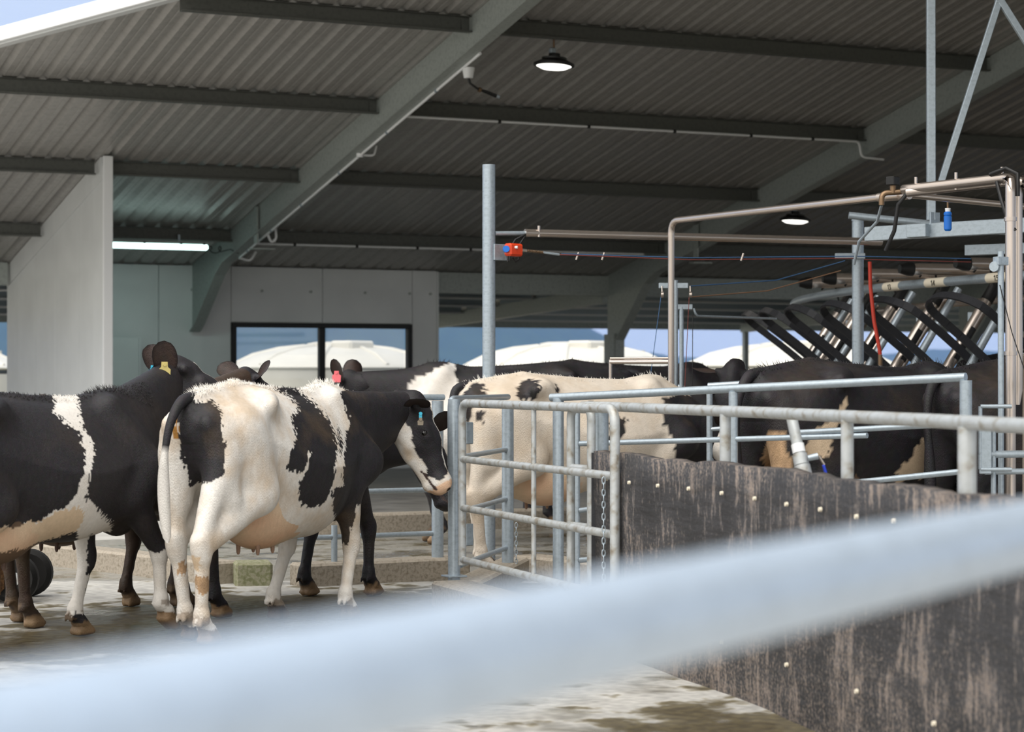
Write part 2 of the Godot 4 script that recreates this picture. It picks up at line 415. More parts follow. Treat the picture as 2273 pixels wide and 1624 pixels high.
func build_haze() -> void:   # blue air between the tanks and the hills
	var air := FogVolume.new()
	air.name = "haze"
	air.shape = RenderingServer.FOG_VOLUME_SHAPE_BOX
	air.size = Vector3(900, 76, 700)
	var fm := FogMaterial.new()
	fm.albedo = Color(0.48, 0.67, 0.97)
	fm.density = 0.0010
	air.material = fm
	add_child(air)
	air.position = w(0, 32, 475)
	air.rotation.y = deg_to_rad(-26.2)
	tag(air, "blue haze in the air before the hills", "haze", "", "stuff")

func rubber_texture() -> ImageTexture:
	# black rubber, scuffed downwards, with dried splashes of mud
	var nx := 2048
	var ny := 320
	var streak := noise(0.05, 62, 5).get_image(nx, ny / 8)
	streak.resize(nx, ny, Image.INTERPOLATE_CUBIC)
	var patch_ := noise(0.008, 65, 4).get_image(nx, ny)
	var speck := noise(0.16, 66, 4).get_image(nx, ny)
	var drip := noise(0.11, 67, 3).get_image(nx, ny / 4)
	drip.resize(nx, ny, Image.INTERPOLATE_CUBIC)
	var sd := streak.get_data(); var pd := patch_.get_data(); var kd := speck.get_data(); var dd := drip.get_data()
	var out := PackedByteArray()
	out.resize(nx * ny * 3)
	for j in ny:
		var low := float(j) / ny
		for i in nx:
			var k := j * nx + i
			var s := sd[k] / 255.0
			var p := pd[k] / 255.0
			var q := kd[k] / 255.0
			var d := dd[k] / 255.0
			var v := 0.195 + (p - 0.5) * 0.10 + (q - 0.5) * 0.07
			var scuff := clampf((s * 0.6 + d * 0.4 + (p - 0.5) * 0.5 - 0.56) * 5.0, 0.0, 1.0)
			var mud := clampf((q * 0.55 + d * 0.35 + s * 0.15 + p * 0.25 + low * 0.30 - 0.80) * 4.5, 0.0, 1.0)
			var edge := clampf((0.16 - low + (p - 0.5) * 0.25 + (d - 0.5) * 0.2) * 6.0, 0.0, 1.0) * clampf((q + s - 0.85) * 3.0, 0.0, 1.0)
			var cr := lerpf(v, 0.47, scuff * 0.75); var cg := lerpf(v * 0.98, 0.44, scuff * 0.75); var cb := lerpf(v * 1.02, 0.425, scuff * 0.75)
			var m := maxf(mud * 0.55, edge * 0.6)
			cr = lerpf(cr, 0.52 + (q - 0.5) * 0.25, m); cg = lerpf(cg, 0.455 + (q - 0.5) * 0.25, m); cb = lerpf(cb, 0.40 + (q - 0.5) * 0.22, m)
			out[k * 3] = int(clampf(cr, 0.0, 1.0) * 255); out[k * 3 + 1] = int(clampf(cg, 0.0, 1.0) * 255); out[k * 3 + 2] = int(clampf(cb, 0.0, 1.0) * 255)
	return ImageTexture.create_from_image(Image.create_from_data(nx, ny, false, Image.FORMAT_RGB8, out))

func rubber_arrays(mb: MB) -> Array:
	var a := []
	a.resize(Mesh.ARRAY_MAX)
	a[Mesh.ARRAY_VERTEX] = mb.v
	a[Mesh.ARRAY_INDEX] = mb.ix
	if mb.use_u: a[Mesh.ARRAY_TEX_UV] = mb.u
	return a

func hill(called: String, label: String, dist: float, prof: Array, col: Color, seed_: int) -> void:
	var n := noise(0.012, seed_, 4)
	var mb := MB.new()
	var nx := 120
	var nz := 14
	var x0: float = prof[0][0]
	var x1: float = prof[-1][0]
	for i in nx + 1:
		var x := lerpf(x0, x1, float(i) / nx)
		var k := 0
		while k < prof.size() - 2 and x > prof[k + 1][0]: k += 1
		var h: float = lerpf(prof[k][1], prof[k + 1][1], clampf((x - prof[k][0]) / (prof[k + 1][0] - prof[k][0]), 0.0, 1.0))
		for j in nz + 1:
			var t := float(j) / nz
			var z := dist + (t - 0.5) * dist * 0.4
			var y := (h + 6.0) * sin(PI * t) + n.get_noise_2d(x, z) * 5.0 * sin(PI * t) - 5.0
			mb.vert(w(x * z / dist, y, z), Vector3.UP)
	for i in nx:
		for j in nz:
			var a := i * (nz + 1) + j
			var b := a + nz + 1
			mb.ix.append_array(PackedInt32Array([a, a + 1, b, b, a + 1, b + 1]))
	var st := SurfaceTool.new()
	st.create_from_arrays(rubber_arrays(mb))
	st.generate_normals()
	var o := part(self, called, st.commit(), tri(mat(col, 1.0), ramp_tex(0.02, seed_, [[0.0, g3(0.8)], [1.0, g3(1.0)]], 256, 5), 0.02))
	tag(o, label, "hill", "", "structure")

# ---------------------------------------------------------------- rails, gate, milking platform, pipework
func rod(t: Node3D, called: String, pts: Array, r, m: Material, seg := 12) -> MeshInstance3D:
	return part(t, called, MB.new().tube(rel(t, pts), r, seg), m)

func pole(t: Node3D, called: String, X: float, Z: float, y0: float, y1: float, r: float, m: Material, cap := true) -> MeshInstance3D:
	var o := rod(t, called, [w(X, y0, Z), w(X, y1, Z)], r, m, 16)
	return o

func chain(t: Node3D, called: String, a: Vector3, n: int, m: Material) -> void:
	for i in n:
		var c := a - Vector3(0, 0.032 * i, 0)
		var s := w(1, 0, 0) if i % 2 == 0 else w(0, 0, 1)
		var pts := []
		for k in 9:
			var b := TAU * k / 8.0
			pts.append(c + s * cos(b) * 0.009 + Vector3(0, sin(b) * 0.020, 0))
		part(t, called, MB.new().tube(rel(t, pts), 0.0033, 6, false), m)

func build_rails() -> void:
	# blurred rail right in front of the photographer
	var nr := thing("guard_rail", "thick galvanised guard rail, blurred, crossing the foreground", "rail", w(0.2, 0, 1.8))
	rod(nr, "rail", [w(-0.62, 1.31, 0.295), w(1.734, 1.31, 4.57)], 0.038, M.galv_new, 28)
	pole(nr, "post", 1.70, 4.45, 0.0, 1.29, 0.038, M.galv_new)
	pole(nr, "post", -0.60, 0.40, 0.0, 1.29, 0.038, M.galv_new)
	# the rail that stands on the rubber wall
	var wp := wall_path()
	var wr := thing("wall_rail", "stained galvanised rail on short posts above the rubber wall", "rail", w(1.2, 1.0, 9.6))
	var pts := []
	for i in 40:
		var a := along(wp, 0.02 + i * 0.2)
		var p: Vector2 = a[0] + a[1] * 0.10
		pts.append(w(p.x, 1.315, p.y))
	rod(wr, "rail", [w(0.40, 1.315, 12.75)] + pts, 0.0265, M.galv_worn, 16)
	for s in [1.72, 3.22, 4.50, 6.9]:
		var a := along(wp, s)
		var p: Vector2 = a[0] + a[1] * 0.10
		rod(wr, "post", [w(p.x, 0.9, p.y), w(p.x, 1.30, p.y)], 0.027 if s < 4.0 else 0.034, M.galv_worn, 16)
	# wash pipe with a coupling and a blue handled valve, strapped to the rail
	var wpipe := thing("wash_pipe", "slanting wash pipe with white tape, coupling and a blue lever valve", "pipe", w(1.33, 1.0, 10.35))
	var q0 := w(1.29, 1.31, 10.42)
	var q1 := w(1.36, 0.92, 10.30)
	var lp := func(t: float): return q0.lerp(q1, t)
	rod(wpipe, "pipe", [q0, q1], 0.026, M.galv_worn, 14)
	rod(wpipe, "tape", [lp.call(0.36), lp.call(0.46)], [0.030, 0.030], M.white, 14)
	rod(wpipe, "coupling", [lp.call(0.48), lp.call(0.60)], 0.035, M.galv_worn, 12)
	rod(wpipe, "coupling", [lp.call(0.61), lp.call(0.73)], 0.038, M.galv_worn, 12)
	rod(wpipe, "coupling", [lp.call(0.74), lp.call(0.83)], 0.034, M.galv_worn, 8)
	rod(wpipe, "tape", [lp.call(0.84), lp.call(0.87)], 0.031, M.white, 14)
	var v0: Vector3 = lp.call(0.52) + w(0.03, 0.0, -0.04)
	rod(wpipe, "valve_body", [v0, v0 + w(0.045, 0.01, 0)], [0.014, 0.016], M.galv, 10)
	rod(wpipe, "valve_stem", [v0 + w(0.05, 0.01, 0), v0 + w(0.075, -0.03, 0.0)], 0.006, M.steel, 8)
	part(wpipe, "valve_handle", MB.new().bar(rel(wpipe, [v0 + w(0.07, -0.03, 0)])[0], rel(wpipe, [v0 + w(0.105, -0.15, 0)])[0], 0.022, 0.012, Vector3.UP, 0.003), M.blue_dark)
	# pipe gate that swings between the two kerbs
	var g0 := Vector2(-0.335, 14.42)
	var g1 := Vector2(0.544, 11.90)
	var gp := func(t: float, y: float) -> Vector3: return w(lerpf(g0.x, g1.x, t), y, lerpf(g0.y, g1.y, t))
	var gate := thing("pipe_gate", "galvanised pipe gate with four rails and rounded upper corners", "gate", gp.call(0.5, 0.0))
	rod(gate, "frame", bend([gp.call(0.02, 0.28), gp.call(0.02, 1.312), gp.call(1.0, 1.312), gp.call(1.0, 0.26)], 0.09, 6), 0.0265, M.galv_worn, 14)
	for y in [0.955, 0.645, 0.315]:
		rod(gate, "rail", [gp.call(0.02, y), gp.call(1.0, y)], 0.0225, M.galv_worn, 14)
	rod(gate, "upright", [gp.call(0.525, 0.315), gp.call(0.525, 1.31)], 0.015, M.galv_worn, 12)
	for y in [1.12, 0.47]:
		part(gate, "hinge", MB.new().box(rel(gate, [gp.call(0.015, y)])[0] + w(0.035, 0, 0.03), Vector3(0.07, 0.14, 0.05), Basis(Vector3.UP, 0.4), 0.005), M.galv)
	chain(gate, "chain_link", gp.call(0.985, 0.93) + w(-0.045, 0, 0), 22, M.galv)
	# narrow double frame behind the free end of the gate
	var nf := thing("narrow_gate", "narrow pipe gate frame behind the wide gate's free end", "gate", w(0.39, 0, 12.6))
	var n0 := Vector2(0.332, 12.70)
	var n1 := Vector2(0.440, 12.50)
	var np := func(t: float, y: float) -> Vector3: return w(lerpf(n0.x, n1.x, t), y, lerpf(n0.y, n1.y, t))
	rod(nf, "frame", bend([np.call(0.0, 0.0), np.call(0.0, 1.30), np.call(1.0, 1.30), np.call(1.0, 0.0)], 0.06, 6), 0.024, M.galv_worn, 12)
	for y in [0.97, 0.645, 0.30]:
		rod(nf, "rail", [np.call(0.0, y), np.call(1.0, y)], 0.02, M.galv_worn, 12)
	# posts by the gate
	for a in [["gate_post", "hinge post of the wide pipe gate", -0.375, 14.60, 0.0, 1.335, 0.040], ["gate_post", "thick post at the end of the rubber wall", 0.495, 12.62, 0.0, 1.31, 0.047]]:
		var t := thing(a[0], a[1], "post", w(a[2], 0, a[3]))
		pole(t, "tube", a[2], a[3], a[4], a[5], a[6], M.galv)
		part(t, "base_plate", MB.new().box(Vector3(0, 0.19 if a[2] < 0 else 0.006, 0), Vector3(0.13, 0.012, 0.13), Basis(), 0.003), M.galv)
	# short bent rail panel from the hinge post to the post behind it
	var sp := thing("fence_panel", "short three rail fence from the gate hinge post back to a thick post", "fence", w(-0.03, 0, 16.1))
	pole(sp, "post", -0.03, 16.15, 0.0, 1.30, 0.043, M.galv)
	for y in [0.955, 0.60, 0.25]:
		rod(sp, "rail", [w(-0.335, y, 14.72), w(-0.045, y + 0.005, 16.12)], 0.0185, M.galv, 12)
	rod(sp, "rail", bend([w(-0.40, 0.9, 14.72), w(-0.40, 1.335, 14.72), w(-0.03, 1.335, 16.2)], 0.07, 5), 0.022, M.galv, 12)
	chain(sp, "chain_link", w(0.03, 0.42, 16.08), 9, M.galv)
	# low fence on the kerb behind the piebald cow
	var lf := thing("fence_panel", "low pipe fence on a kerb behind the piebald cow", "fence", w(-1.0, 0, 16.3))
	pole(lf, "post", -0.545, 16.5, 0.1, 1.305, 0.044, M.galv)
	pole(lf, "post", -1.27, 16.10, 0.1, 0.42, 0.022, M.galv)
	rod(lf, "rail", [w(-0.66, 1.33, 16.44), w(-0.50, 1.33, 16.53)], 0.022, M.galv, 12)
	rod(lf, "rail", [w(-1.05, 0.655, 16.22), w(-0.55, 0.655, 16.5)], 0.019, M.galv, 12)
	rod(lf, "rail", [w(-1.55, 0.335, 15.95), w(-0.55, 0.335, 16.5)], 0.019, M.galv, 12)
	# entry fence that climbs to the platform
	var ef := thing("entry_fence", "galvanised entry fence with a rising top rail before the black cows", "fence", w(1.4, 0, 13.8))
	var e0 := Vector2(0.30, 14.6)
	var e1 := Vector2(2.60, 12.9)
	var ep := func(t: float, y: float) -> Vector3: return w(lerpf(e0.x, e1.x, t), y, lerpf(e0.y, e1.y, t))
	rod(ef, "top_rail", [ep.call(-0.02, 1.345), ep.call(1.0, 1.478)], 0.026, M.galv, 16)
	for a in [[0.0, 1.34, 0.036], [0.46, 1.39, 0.029], [1.0, 1.46, 0.036], [0.05, 1.30, 0.024]]:
		var b: Vector3 = ep.call(a[0], 0.0)
		rod(ef, "post", [b, Vector3(b.x, a[1], b.z)], a[2], M.galv, 16)
	rod(ef, "rail", [ep.call(0.06, 1.05), ep.call(0.78, 1.135)], 0.0175, M.galv, 12)
	rod(ef, "rail", [ep.call(0.62, 1.145), ep.call(0.98, 1.21)], 0.0175, M.galv, 12)
	rod(ef, "rail", [ep.call(0.06, 0.62), ep.call(1.0, 0.94)], 0.0175, M.galv, 12)
	rod(ef, "rail", [ep.call(0.06, 0.30), ep.call(1.0, 0.62)], 0.0175, M.galv, 12)
	# far rails behind
	var bf := thing("lane_fence", "galvanised lane rail behind the cream white cow's back", "fence", w(1.7, 0, 16.6))
	rod(bf, "rail", [w(1.42, 1.415, 16.3), w(1.80, 1.44, 16.2)], 0.022, M.galv, 12)
	rod(bf, "rail", [w(1.42, 1.10, 16.3), w(1.85, 1.13, 16.2)], 0.016, M.galv, 12)
	rod(bf, "post", [w(1.43, 0, 16.3), w(1.43, 1.41, 16.3)], 0.022, M.galv, 12)
	rod(bf, "post", [w(1.79, 0, 16.2), w(1.79, 1.43, 16.2)], 0.022, M.galv, 12)
	var lp2 := thing("loop_rail", "rounded pipe loop over the sloping black back", "rail", w(1.5, 0, 19.0))
	rod(lp2, "loop", bend([w(1.22, 0, 19.0), w(1.22, 1.395, 19.0), w(1.44, 1.40, 18.9), w(1.50, 1.30, 18.9), w(1.50, 0, 18.9)], 0.05, 4), 0.02, M.galv, 12)

# ---------------------------------------------------------------- the rotary platform
const HUB := Vector2(18.26, 24.64)   # ring radii below are for a 14 m platform, built 1.12 times as large

func ring(phi: float, r: float, y: float) -> Vector3:
	return w(HUB.x - r * 1.12 * cos(phi), y if y < 0.5 else 1.48 + (y - 1.48) * 1.12, HUB.y - r * 1.12 * sin(phi))

func build_platform() -> void:
	var pf := thing("floor_platform", "round concrete turntable of the rotary milking platform", "platform", w(HUB.x, 0, HUB.y), 0.0, "", "structure")
	part(pf, "deck", MB.new().lathe([Vector2(0, 0.2), Vector2(15.56, 0.2), Vector2(15.62, 0.19), Vector2(15.62, -0.02)], Vector3.ZERO, 120), M.concrete)
	var rp := thing("ring_pipe", "galvanised ring pipe above the milking stalls with numbered labels", "pipe", ring(0.2, 13.45, 0.0))
	var pts := []
	for i in 46: pts.append(ring(-0.30 + i * 0.024, 13.45, 2.24))
	rod(rp, "pipe", pts, 0.042, M.galv, 14)
	var nums := {0.372: "15", 0.300: "14", 0.238: "13"}
	for phi in nums:
		var a := ring(phi - 0.02, 13.45, 2.24)
		var b := ring(phi + 0.005, 13.45, 2.24)
		rod(rp, "label", [a, b], 0.0435, M.tag_white, 14)
		var tm := TextMesh.new()
		tm.text = nums[phi]
		tm.font_size = 32
		tm.pixel_size = 0.0022
		tm.depth = 0.002
		var out := (ring(phi - 0.008, 14.4, 2.24) - ring(phi - 0.008, 13.45, 2.24)).normalized()
		var cam_side := (w(0, 1.48, 0) - ring(phi, 13.45, 2.24)).normalized()
		var zdir := (cam_side - (b - a).normalized() * cam_side.dot((b - a).normalized())).normalized()
		var xdir := Vector3.UP.cross(zdir).normalized()
		part(rp, "number", tm, M.ink, ring(phi - 0.008, 13.45, 2.24) - rp.position + zdir * 0.044, Basis(xdir, zdir.cross(xdir), zdir))
	var inner := thing("ring_pipe", "inner steel ring pipe behind the slanted stall pipes", "pipe", ring(0.2, 12.9, 0.0))
	pts = []
	for i in 46: pts.append(ring(-0.30 + i * 0.024, 12.9, 2.10))
	rod(inner, "pipe", pts, 0.032, M.steel, 12)
	pts = []
	for i in 46: pts.append(ring(-0.30 + i * 0.024, 13.5, 1.42))
	rod(inner, "lower_pipe", pts, 0.028, M.galv, 12)
	var names := ["first milking stall from the white tank, its black belt edge on", "second milking stall from the white tank, with a black belt loop", "third milking stall from the white tank, with a black belt loop", "fourth milking stall from the white tank, with a wide black belt", "milking stall just before the thick post with the red hose", "milking stall just after the thick post with the red hose", "milking stall with the largest whole black belt loop", "milking stall cut by the tall galvanised post", "milking stall half hidden by the tall stainless pipes"]
	for k in 9:
		var phi := 0.035 + k * 0.0685
		var b := thing("milking_stall", names[k], "stall", ring(phi, 13.5, 0.2), 0.0, "rotary milking stalls")
		# black belt bent into a leaning hairpin
		var half := 0.026
		var way := []
		var foot := [13.05, 1.22]
		var topr := 13.92
		var topy := 1.96
		for i in 9:
			var t := i / 8.0
			way.append([phi - half, lerpf(foot[0], topr, t), lerpf(foot[1], topy, t) + sin(PI * t) * 0.03])
		for i in 9:
			var a := PI * (i + 1) / 10.0
			way.append([phi - half * cos(a), topr + sin(a) * 0.17, topy + sin(a) * 0.13])
		for i in 9:
			var t := 1.0 - i / 8.0
			way.append([phi + half, lerpf(foot[0], topr, t), lerpf(foot[1], topy, t) + sin(PI * t) * 0.03])
		var belt := MB.new()
		for i in way.size() - 1:
			var p := ring(way[i][0], way[i][1], way[i][2]) - b.position
			var q := ring(way[i + 1][0], way[i + 1][1], way[i + 1][2]) - b.position
			var along_ := (q - p).normalized()
			var mid := ring(phi, 13.4, 1.5) - b.position
			var width_dir := (ring(phi, 14.0, 2.0) - ring(phi, 13.2, 2.7)).normalized()
			width_dir = (width_dir - along_ * width_dir.dot(along_)).normalized()
			belt.bar(p - along_ * 0.004, q + along_ * 0.004, 0.018, 0.072, width_dir)
		part(b, "belt", belt, M.belt)
		for a in [[0.012, 0.050, "steel", 13.90, 1.05, 13.12, 2.24], [0.036, 0.036, "galv", 13.86, 1.1, 13.15, 2.2], [-0.010, 0.042, "steel", 13.70, 1.1, 13.0, 2.15]]:
			var p := ring(phi + a[0], a[3], a[4]) - b.position
			var q := ring(phi + a[0], a[5], a[6]) - b.position
			part(b, "slanted_pipe", MB.new().tube([p, q], a[1], 14), M[a[2]])
		var cp := ring(phi + 0.012, 13.22, 2.08) - b.position
		var cq := ring(phi + 0.012, 13.10, 2.27) - b.position
		part(b, "rubber_sleeve", MB.new().tube([cp, cq], [0.058, 0.050], 12), M.plastic_black)
		var da := ring(phi + 0.012, 13.52, 1.62) - b.position
		var db := ring(phi + 0.012, 13.36, 1.87) - b.position
		part(b, "dark_band", MB.new().tube([da, db], 0.0515, 14), M.black)
		if k >= 5:
			var tm := TextMesh.new()
			tm.text = "CR"
			tm.font_size = 32
			tm.pixel_size = 0.0018
			tm.depth = 0.002
			var up := (db - da).normalized()
			var zd := w(0, 0, -1)
			zd = (zd - up * zd.dot(up)).normalized()
			part(b, "marking", tm, M.tag_white, (da + db) * 0.5 + zd * 0.0525, Basis(up.cross(zd), up, zd))
		var ra := ring(phi + 0.03, 13.55, 2.36) - b.position
		var rb := ring(phi + 0.03, 12.45, 2.36) - b.position
		part(b, "ram_cylinder", MB.new().tube([ra, rb], 0.055, 14), M.steel)
		part(b, "ram_cap", MB.new().tube([ra + (ra - rb).normalized() * 0.10, ra + (ra - rb).normalized() * 0.02, ra - (ra - rb).normalized() * 0.03], [0.04, 0.064, 0.064], 14), M.plastic_black)
		var h0 := ring(phi + 0.02, 13.40, 2.30) - b.position
		part(b, "hose", MB.new().tube([h0, h0 + Vector3(0, 0.07, 0) + w(0.06, 0, 0), h0 + Vector3(0, 0.05, 0) + w(0.14, 0, -0.02), h0 + w(0.18, -0.12, -0.02)], 0.010, 8), M.plastic_black)
		part(b, "bracket", MB.new().box(ring(phi + 0.005, 13.3, 1.95) - b.position, Vector3(0.08, 0.10, 0.05), Basis(Vector3.UP, 0.5), 0.006), M.galv)
		part(b, "foot_bracket", MB.new().tube([ring(phi, 13.2, 0.2) - b.position, ring(phi, 13.2, 1.3) - b.position], 0.03, 10), M.galv)

func build_overhead() -> void:
	# tall posts
	var p1 := thing("tall_post", "tall galvanised post carrying the orange cord switch", "post", w(-0.185, 0, 18.0))
	pole(p1, "tube", -0.185, 18.0, 0.0, 3.176, 0.052, M.galv)
	part(p1, "bracket", MB.new().box(w(0.10, 2.475, 0.0), Vector3(0.15, 0.13, 0.02), Basis(Vector3.UP, 0.2), 0.003), M.galv)
	var p2 := thing("tall_post", "thick galvanised post with a red hose and a cross arm", "post", w(3.040, 0.000, 19.782))
	pole(p2, "tube", 3.040, 19.783, 0.0, 2.850, 0.052, M.galv)
	rod(p2, "cap", [w(3.040, 2.850, 19.782), w(3.040, 2.874, 19.782)], [0.06, 0.05], M.galv, 16)
	rod(p2, "cap_bolt", [w(3.040, 2.870, 19.782), w(3.040, 2.918, 19.782)], 0.016, M.galv, 8)
	part(p2, "cross_arm", MB.new().box(w(-0.08, 2.537, -0.07), Vector3(0.26, 0.05, 0.06), Basis(Vector3.UP, -0.45), 0.004), M.galv)
	var hose := thing("red_hose", "red hose hanging beside the thick galvanised post", "hose", w(3.184, 0.000, 19.590))
	rod(hose, "hose", [w(3.122, 2.484, 19.638), w(3.127, 2.271, 19.638), w(3.156, 1.962, 19.618), w(3.194, 1.741, 19.590), w(3.204, 1.673, 19.590)], 0.017, M.red, 10)
	rod(hose, "fitting", [w(3.204, 1.673, 19.590), w(3.204, 1.577, 19.590)], 0.02, M.brass, 10)
	rod(hose, "drop_pipe", [w(3.206, 1.577, 19.590), w(3.206, 0.200, 19.590)], 0.014, M.galv, 8)
	# stainless cross pipe between the posts
	var cp := thing("cross_pipe", "stainless pipe between the two tall posts with cables at its end", "pipe", w(1.454, 2.589, 18.905))
	rod(cp, "pipe", [w(0.104, 2.636, 18.090), w(3.183, 2.644, 19.412)], 0.032, M.steel, 16)
	rod(cp, "spigot", [w(-0.135, 2.627, 18.000), w(0.108, 2.634, 18.090)], 0.018, M.galv, 12)
	rod(cp, "clip", [w(0.216, 2.605, 18.117), w(0.216, 2.695, 18.117)], 0.012, M.steel, 8)
	rod(cp, "cable", [w(0.108, 2.623, 18.072), w(0.027, 2.578, 18.027), w(-0.036, 2.470, 18.000), w(-0.032, 2.398, 17.982)], 0.009, M.plastic_black, 8)
	rod(cp, "cable", [w(0.108, 2.614, 18.072), w(0.063, 2.542, 18.027), w(0.054, 2.416, 17.982), w(0.027, 2.398, 17.982), w(0.000, 2.434, 17.955)], 0.007, M.plastic_black, 8)
	# orange cord switch with ropes
	var sw := thing("cord_switch", "orange safety cord switch with a blue button on the tall post", "switch", w(-0.018, 2.488, 17.910))
	part(sw, "housing", MB.new().box(w(0.03, 0.0, -0.02), Vector3(0.15, 0.10, 0.08), Basis(Vector3.UP, 0.35), 0.014), M.orange)
	rod(sw, "button", [w(-0.045, 2.492, 17.856), w(-0.045, 2.492, 17.802)], [0.03, 0.026], M.blue, 14)
	rod(sw, "eye", [w(0.081, 2.488, 17.910), w(0.117, 2.484, 17.928)], 0.012, M.steel, 8)
	var spring := []
	for i in 49:
		var t := i / 48.0
		spring.append(w(0.117 + t * 0.135, 2.484 - t * 0.014 + sin(t * 75.0) * 0.011, 17.93 + cos(t * 75.0) * 0.011))
	rod(sw, "spring", spring, 0.003, M.brass, 5)
	rod(sw, "turnbuckle", [w(0.252, 2.470, 17.955), w(0.378, 2.457, 18.003)], 0.010, M.galv, 8)
	rod(sw, "label", [w(0.000, 2.506, 17.856), w(0.045, 2.506, 17.847)], 0.012, M.white, 8)
	var rope := thing("pull_cord", "red and blue pull cords stretched between the posts", "rope", w(1.639, 2.409, 18.481))
	rod(rope, "red_cord", [w(0.378, 2.457, 18.003), w(1.454, 2.434, 18.360), w(2.852, 2.469, 18.786)], 0.0045, M.rope_red, 6)
	rod(rope, "blue_cord", [w(0.396, 2.466, 18.051), w(1.454, 2.453, 18.405), w(2.852, 2.487, 18.814), w(3.864, 2.474, 18.952)], 0.0045, M.rope_blue, 6)
	rod(rope, "red_cord", [w(2.944, 2.460, 18.814), w(3.864, 2.446, 18.952)], 0.0045, M.rope_red, 6)
	for x in [0.57, 0.80, 2.05]:
		rod(rope, "clamp", [w(x * 0.91, 2.425, (20.05 + x * 0.1) * 0.905), w(x * 0.91 + 0.02, 2.485, (20.05 + x * 0.1) * 0.905)], 0.009, M.steel, 6)
	# stainless portal: up, over and along
	var po := thing("steel_portal", "stainless pipe that rises and bends over towards the pipework", "pipe", w(1.27, 0, 18.0))
	rod(po, "pipe", bend([w(1.273, 0.0, 18.0), w(1.273, 2.726, 18.0), w(2.57, 2.726, 15.6), w(2.66, 2.725, 15.45)], 0.10, 6), 0.026, M.steel, 16)
	rod(po, "joint_sleeve", [w(2.55, 2.726, 15.64), w(2.72, 2.725, 15.4)], 0.032, M.steel, 16)
	rod(po, "side_pipe", [w(2.70, 2.73, 15.45), w(3.75, 2.66, 15.8)], 0.022, M.steel, 14)
	rod(po, "low_bar", [w(0.80, 1.60, 18.3), w(1.26, 1.60, 18.05)], 0.018, M.steel, 12)
	rod(po, "low_bar", [w(0.80, 1.63, 18.3), w(1.26, 1.63, 18.05)], 0.010, M.steel, 12)
	rod(po, "low_leg", [w(0.80, 0.0, 18.3), w(0.80, 1.62, 18.3)], 0.014, M.steel, 10)
	# thick stainless pipe that turns down at the right
	var dp := thing("steel_downpipe", "thick stainless pipe turning down beside the tall galvanised pole", "pipe", w(2.929, 0.000, 13.514))
	rod(dp, "pipe", bend([w(2.457, 2.654, 14.128), w(2.986, 2.671, 13.466), w(2.972, 2.633, 13.419), w(2.972, 0.000, 13.419)], 0.06, 6), 0.031, M.steel, 18)
	rod(dp, "pipe", bend([w(2.476, 2.633, 14.080), w(3.038, 2.671, 13.655), w(3.067, 2.666, 13.655), w(3.067, 1.404, 13.655)], 0.08, 6), 0.030, M.steel, 18)
	rod(dp, "tapered_end", [w(3.067, 1.404, 13.655), w(3.067, 1.310, 13.655)], [0.032, 0.014], M.steel, 14)
	rod(dp, "leg", [w(3.118, 0.000, 13.702), w(3.118, 1.612, 13.702), w(3.071, 1.631, 13.665)], 0.014, M.steel, 10)
	for y in [1.62, 2.42, 0.60]:
		rod(dp, "clamp", [w(2.972, y - 0.012, 13.42), w(2.972, y + 0.012, 13.42)], 0.038, M.steel, 14)
	rod(dp, "clamp_bolt", [w(2.920, 0.648, 13.419), w(3.024, 0.648, 13.419)], 0.008, M.steel, 8)
	for t in [0.12, 0.5, 0.92]:
		var c := w(2.457, 2.654, 14.128).lerp(w(2.986, 2.671, 13.466), t)
		rod(dp, "clip", [c - Vector3(0, 0.036, 0), c + Vector3(0, 0.07, 0)], 0.010, M.steel, 8)
	rod(dp, "cable", [w(2.476, 2.633, 14.080), w(2.419, 2.557, 14.099), w(2.400, 2.397, 14.128), w(2.353, 2.274, 14.175)], 0.013, M.plastic_black, 8)
	rod(dp, "cable", [w(2.911, 2.652, 13.514), w(2.929, 2.538, 13.466), w(2.958, 2.406, 13.419), w(2.996, 2.349, 13.400)], 0.012, M.plastic_black, 8)
	rod(dp, "cable", [w(2.882, 2.699, 13.561), w(2.958, 2.727, 13.466), w(3.015, 2.690, 13.419), w(3.015, 2.557, 13.419)], 0.014, M.plastic_black, 8)
	var cs := thing("valve_box", "small black and brass valve on the end of the thick stainless pipe", "valve", w(2.391, 2.633, 14.128))
	part(cs, "box", MB.new().box(Vector3(0, 0.075, 0), Vector3(0.075, 0.055, 0.06), Basis(Vector3.UP, 0.4), 0.005), M.plastic_black)
	rod(cs, "elbow", bend([w(2.457, 2.642, 14.128), w(2.320, 2.633, 14.128), w(2.320, 2.557, 14.128)], 0.04, 4), 0.018, M.brass, 10)
	rod(cs, "hose", [w(2.320, 2.557, 14.128), w(2.315, 2.463, 14.269), w(2.230, 2.349, 14.459), w(2.211, 2.208, 14.553)], 0.010, M.galv, 8)
	rod(cs, "neck", [w(2.391, 2.633, 14.128), w(2.391, 2.680, 14.128)], 0.02, M.brass, 10)
	# galvanised pole at the far right
	var gpo := thing("tall_pole", "slim galvanised pole beside the vertical stainless pipe", "post", w(2.873, 0.000, 13.230))
	pole(gpo, "tube", 2.873, 13.23, 0.0, 2.217, 0.018, M.galv)
	part(gpo, "bracket", MB.new().box(w(0.0, 2.16, 0.0), Vector3(0.08, 0.05, 0.05), Basis(), 0.003), M.galv)
	rod(gpo, "wire", [w(2.863, 2.019, 13.211), w(2.929, 1.735, 13.183), w(3.024, 1.452, 13.183)], 0.003, M.plastic_black, 5)
	part(gpo, "pulley", MB.new().tube([w(-0.045, 2.127, -0.02), w(-0.03, 2.127, 0.0)], 0.03, 16), M.galv)
	# hanging steel frame from the roof
	var hf := thing("roof_hanger", "galvanised square posts and braces hanging from the roof to a beam", "frame", w(3.16, 2.5, 17.0))
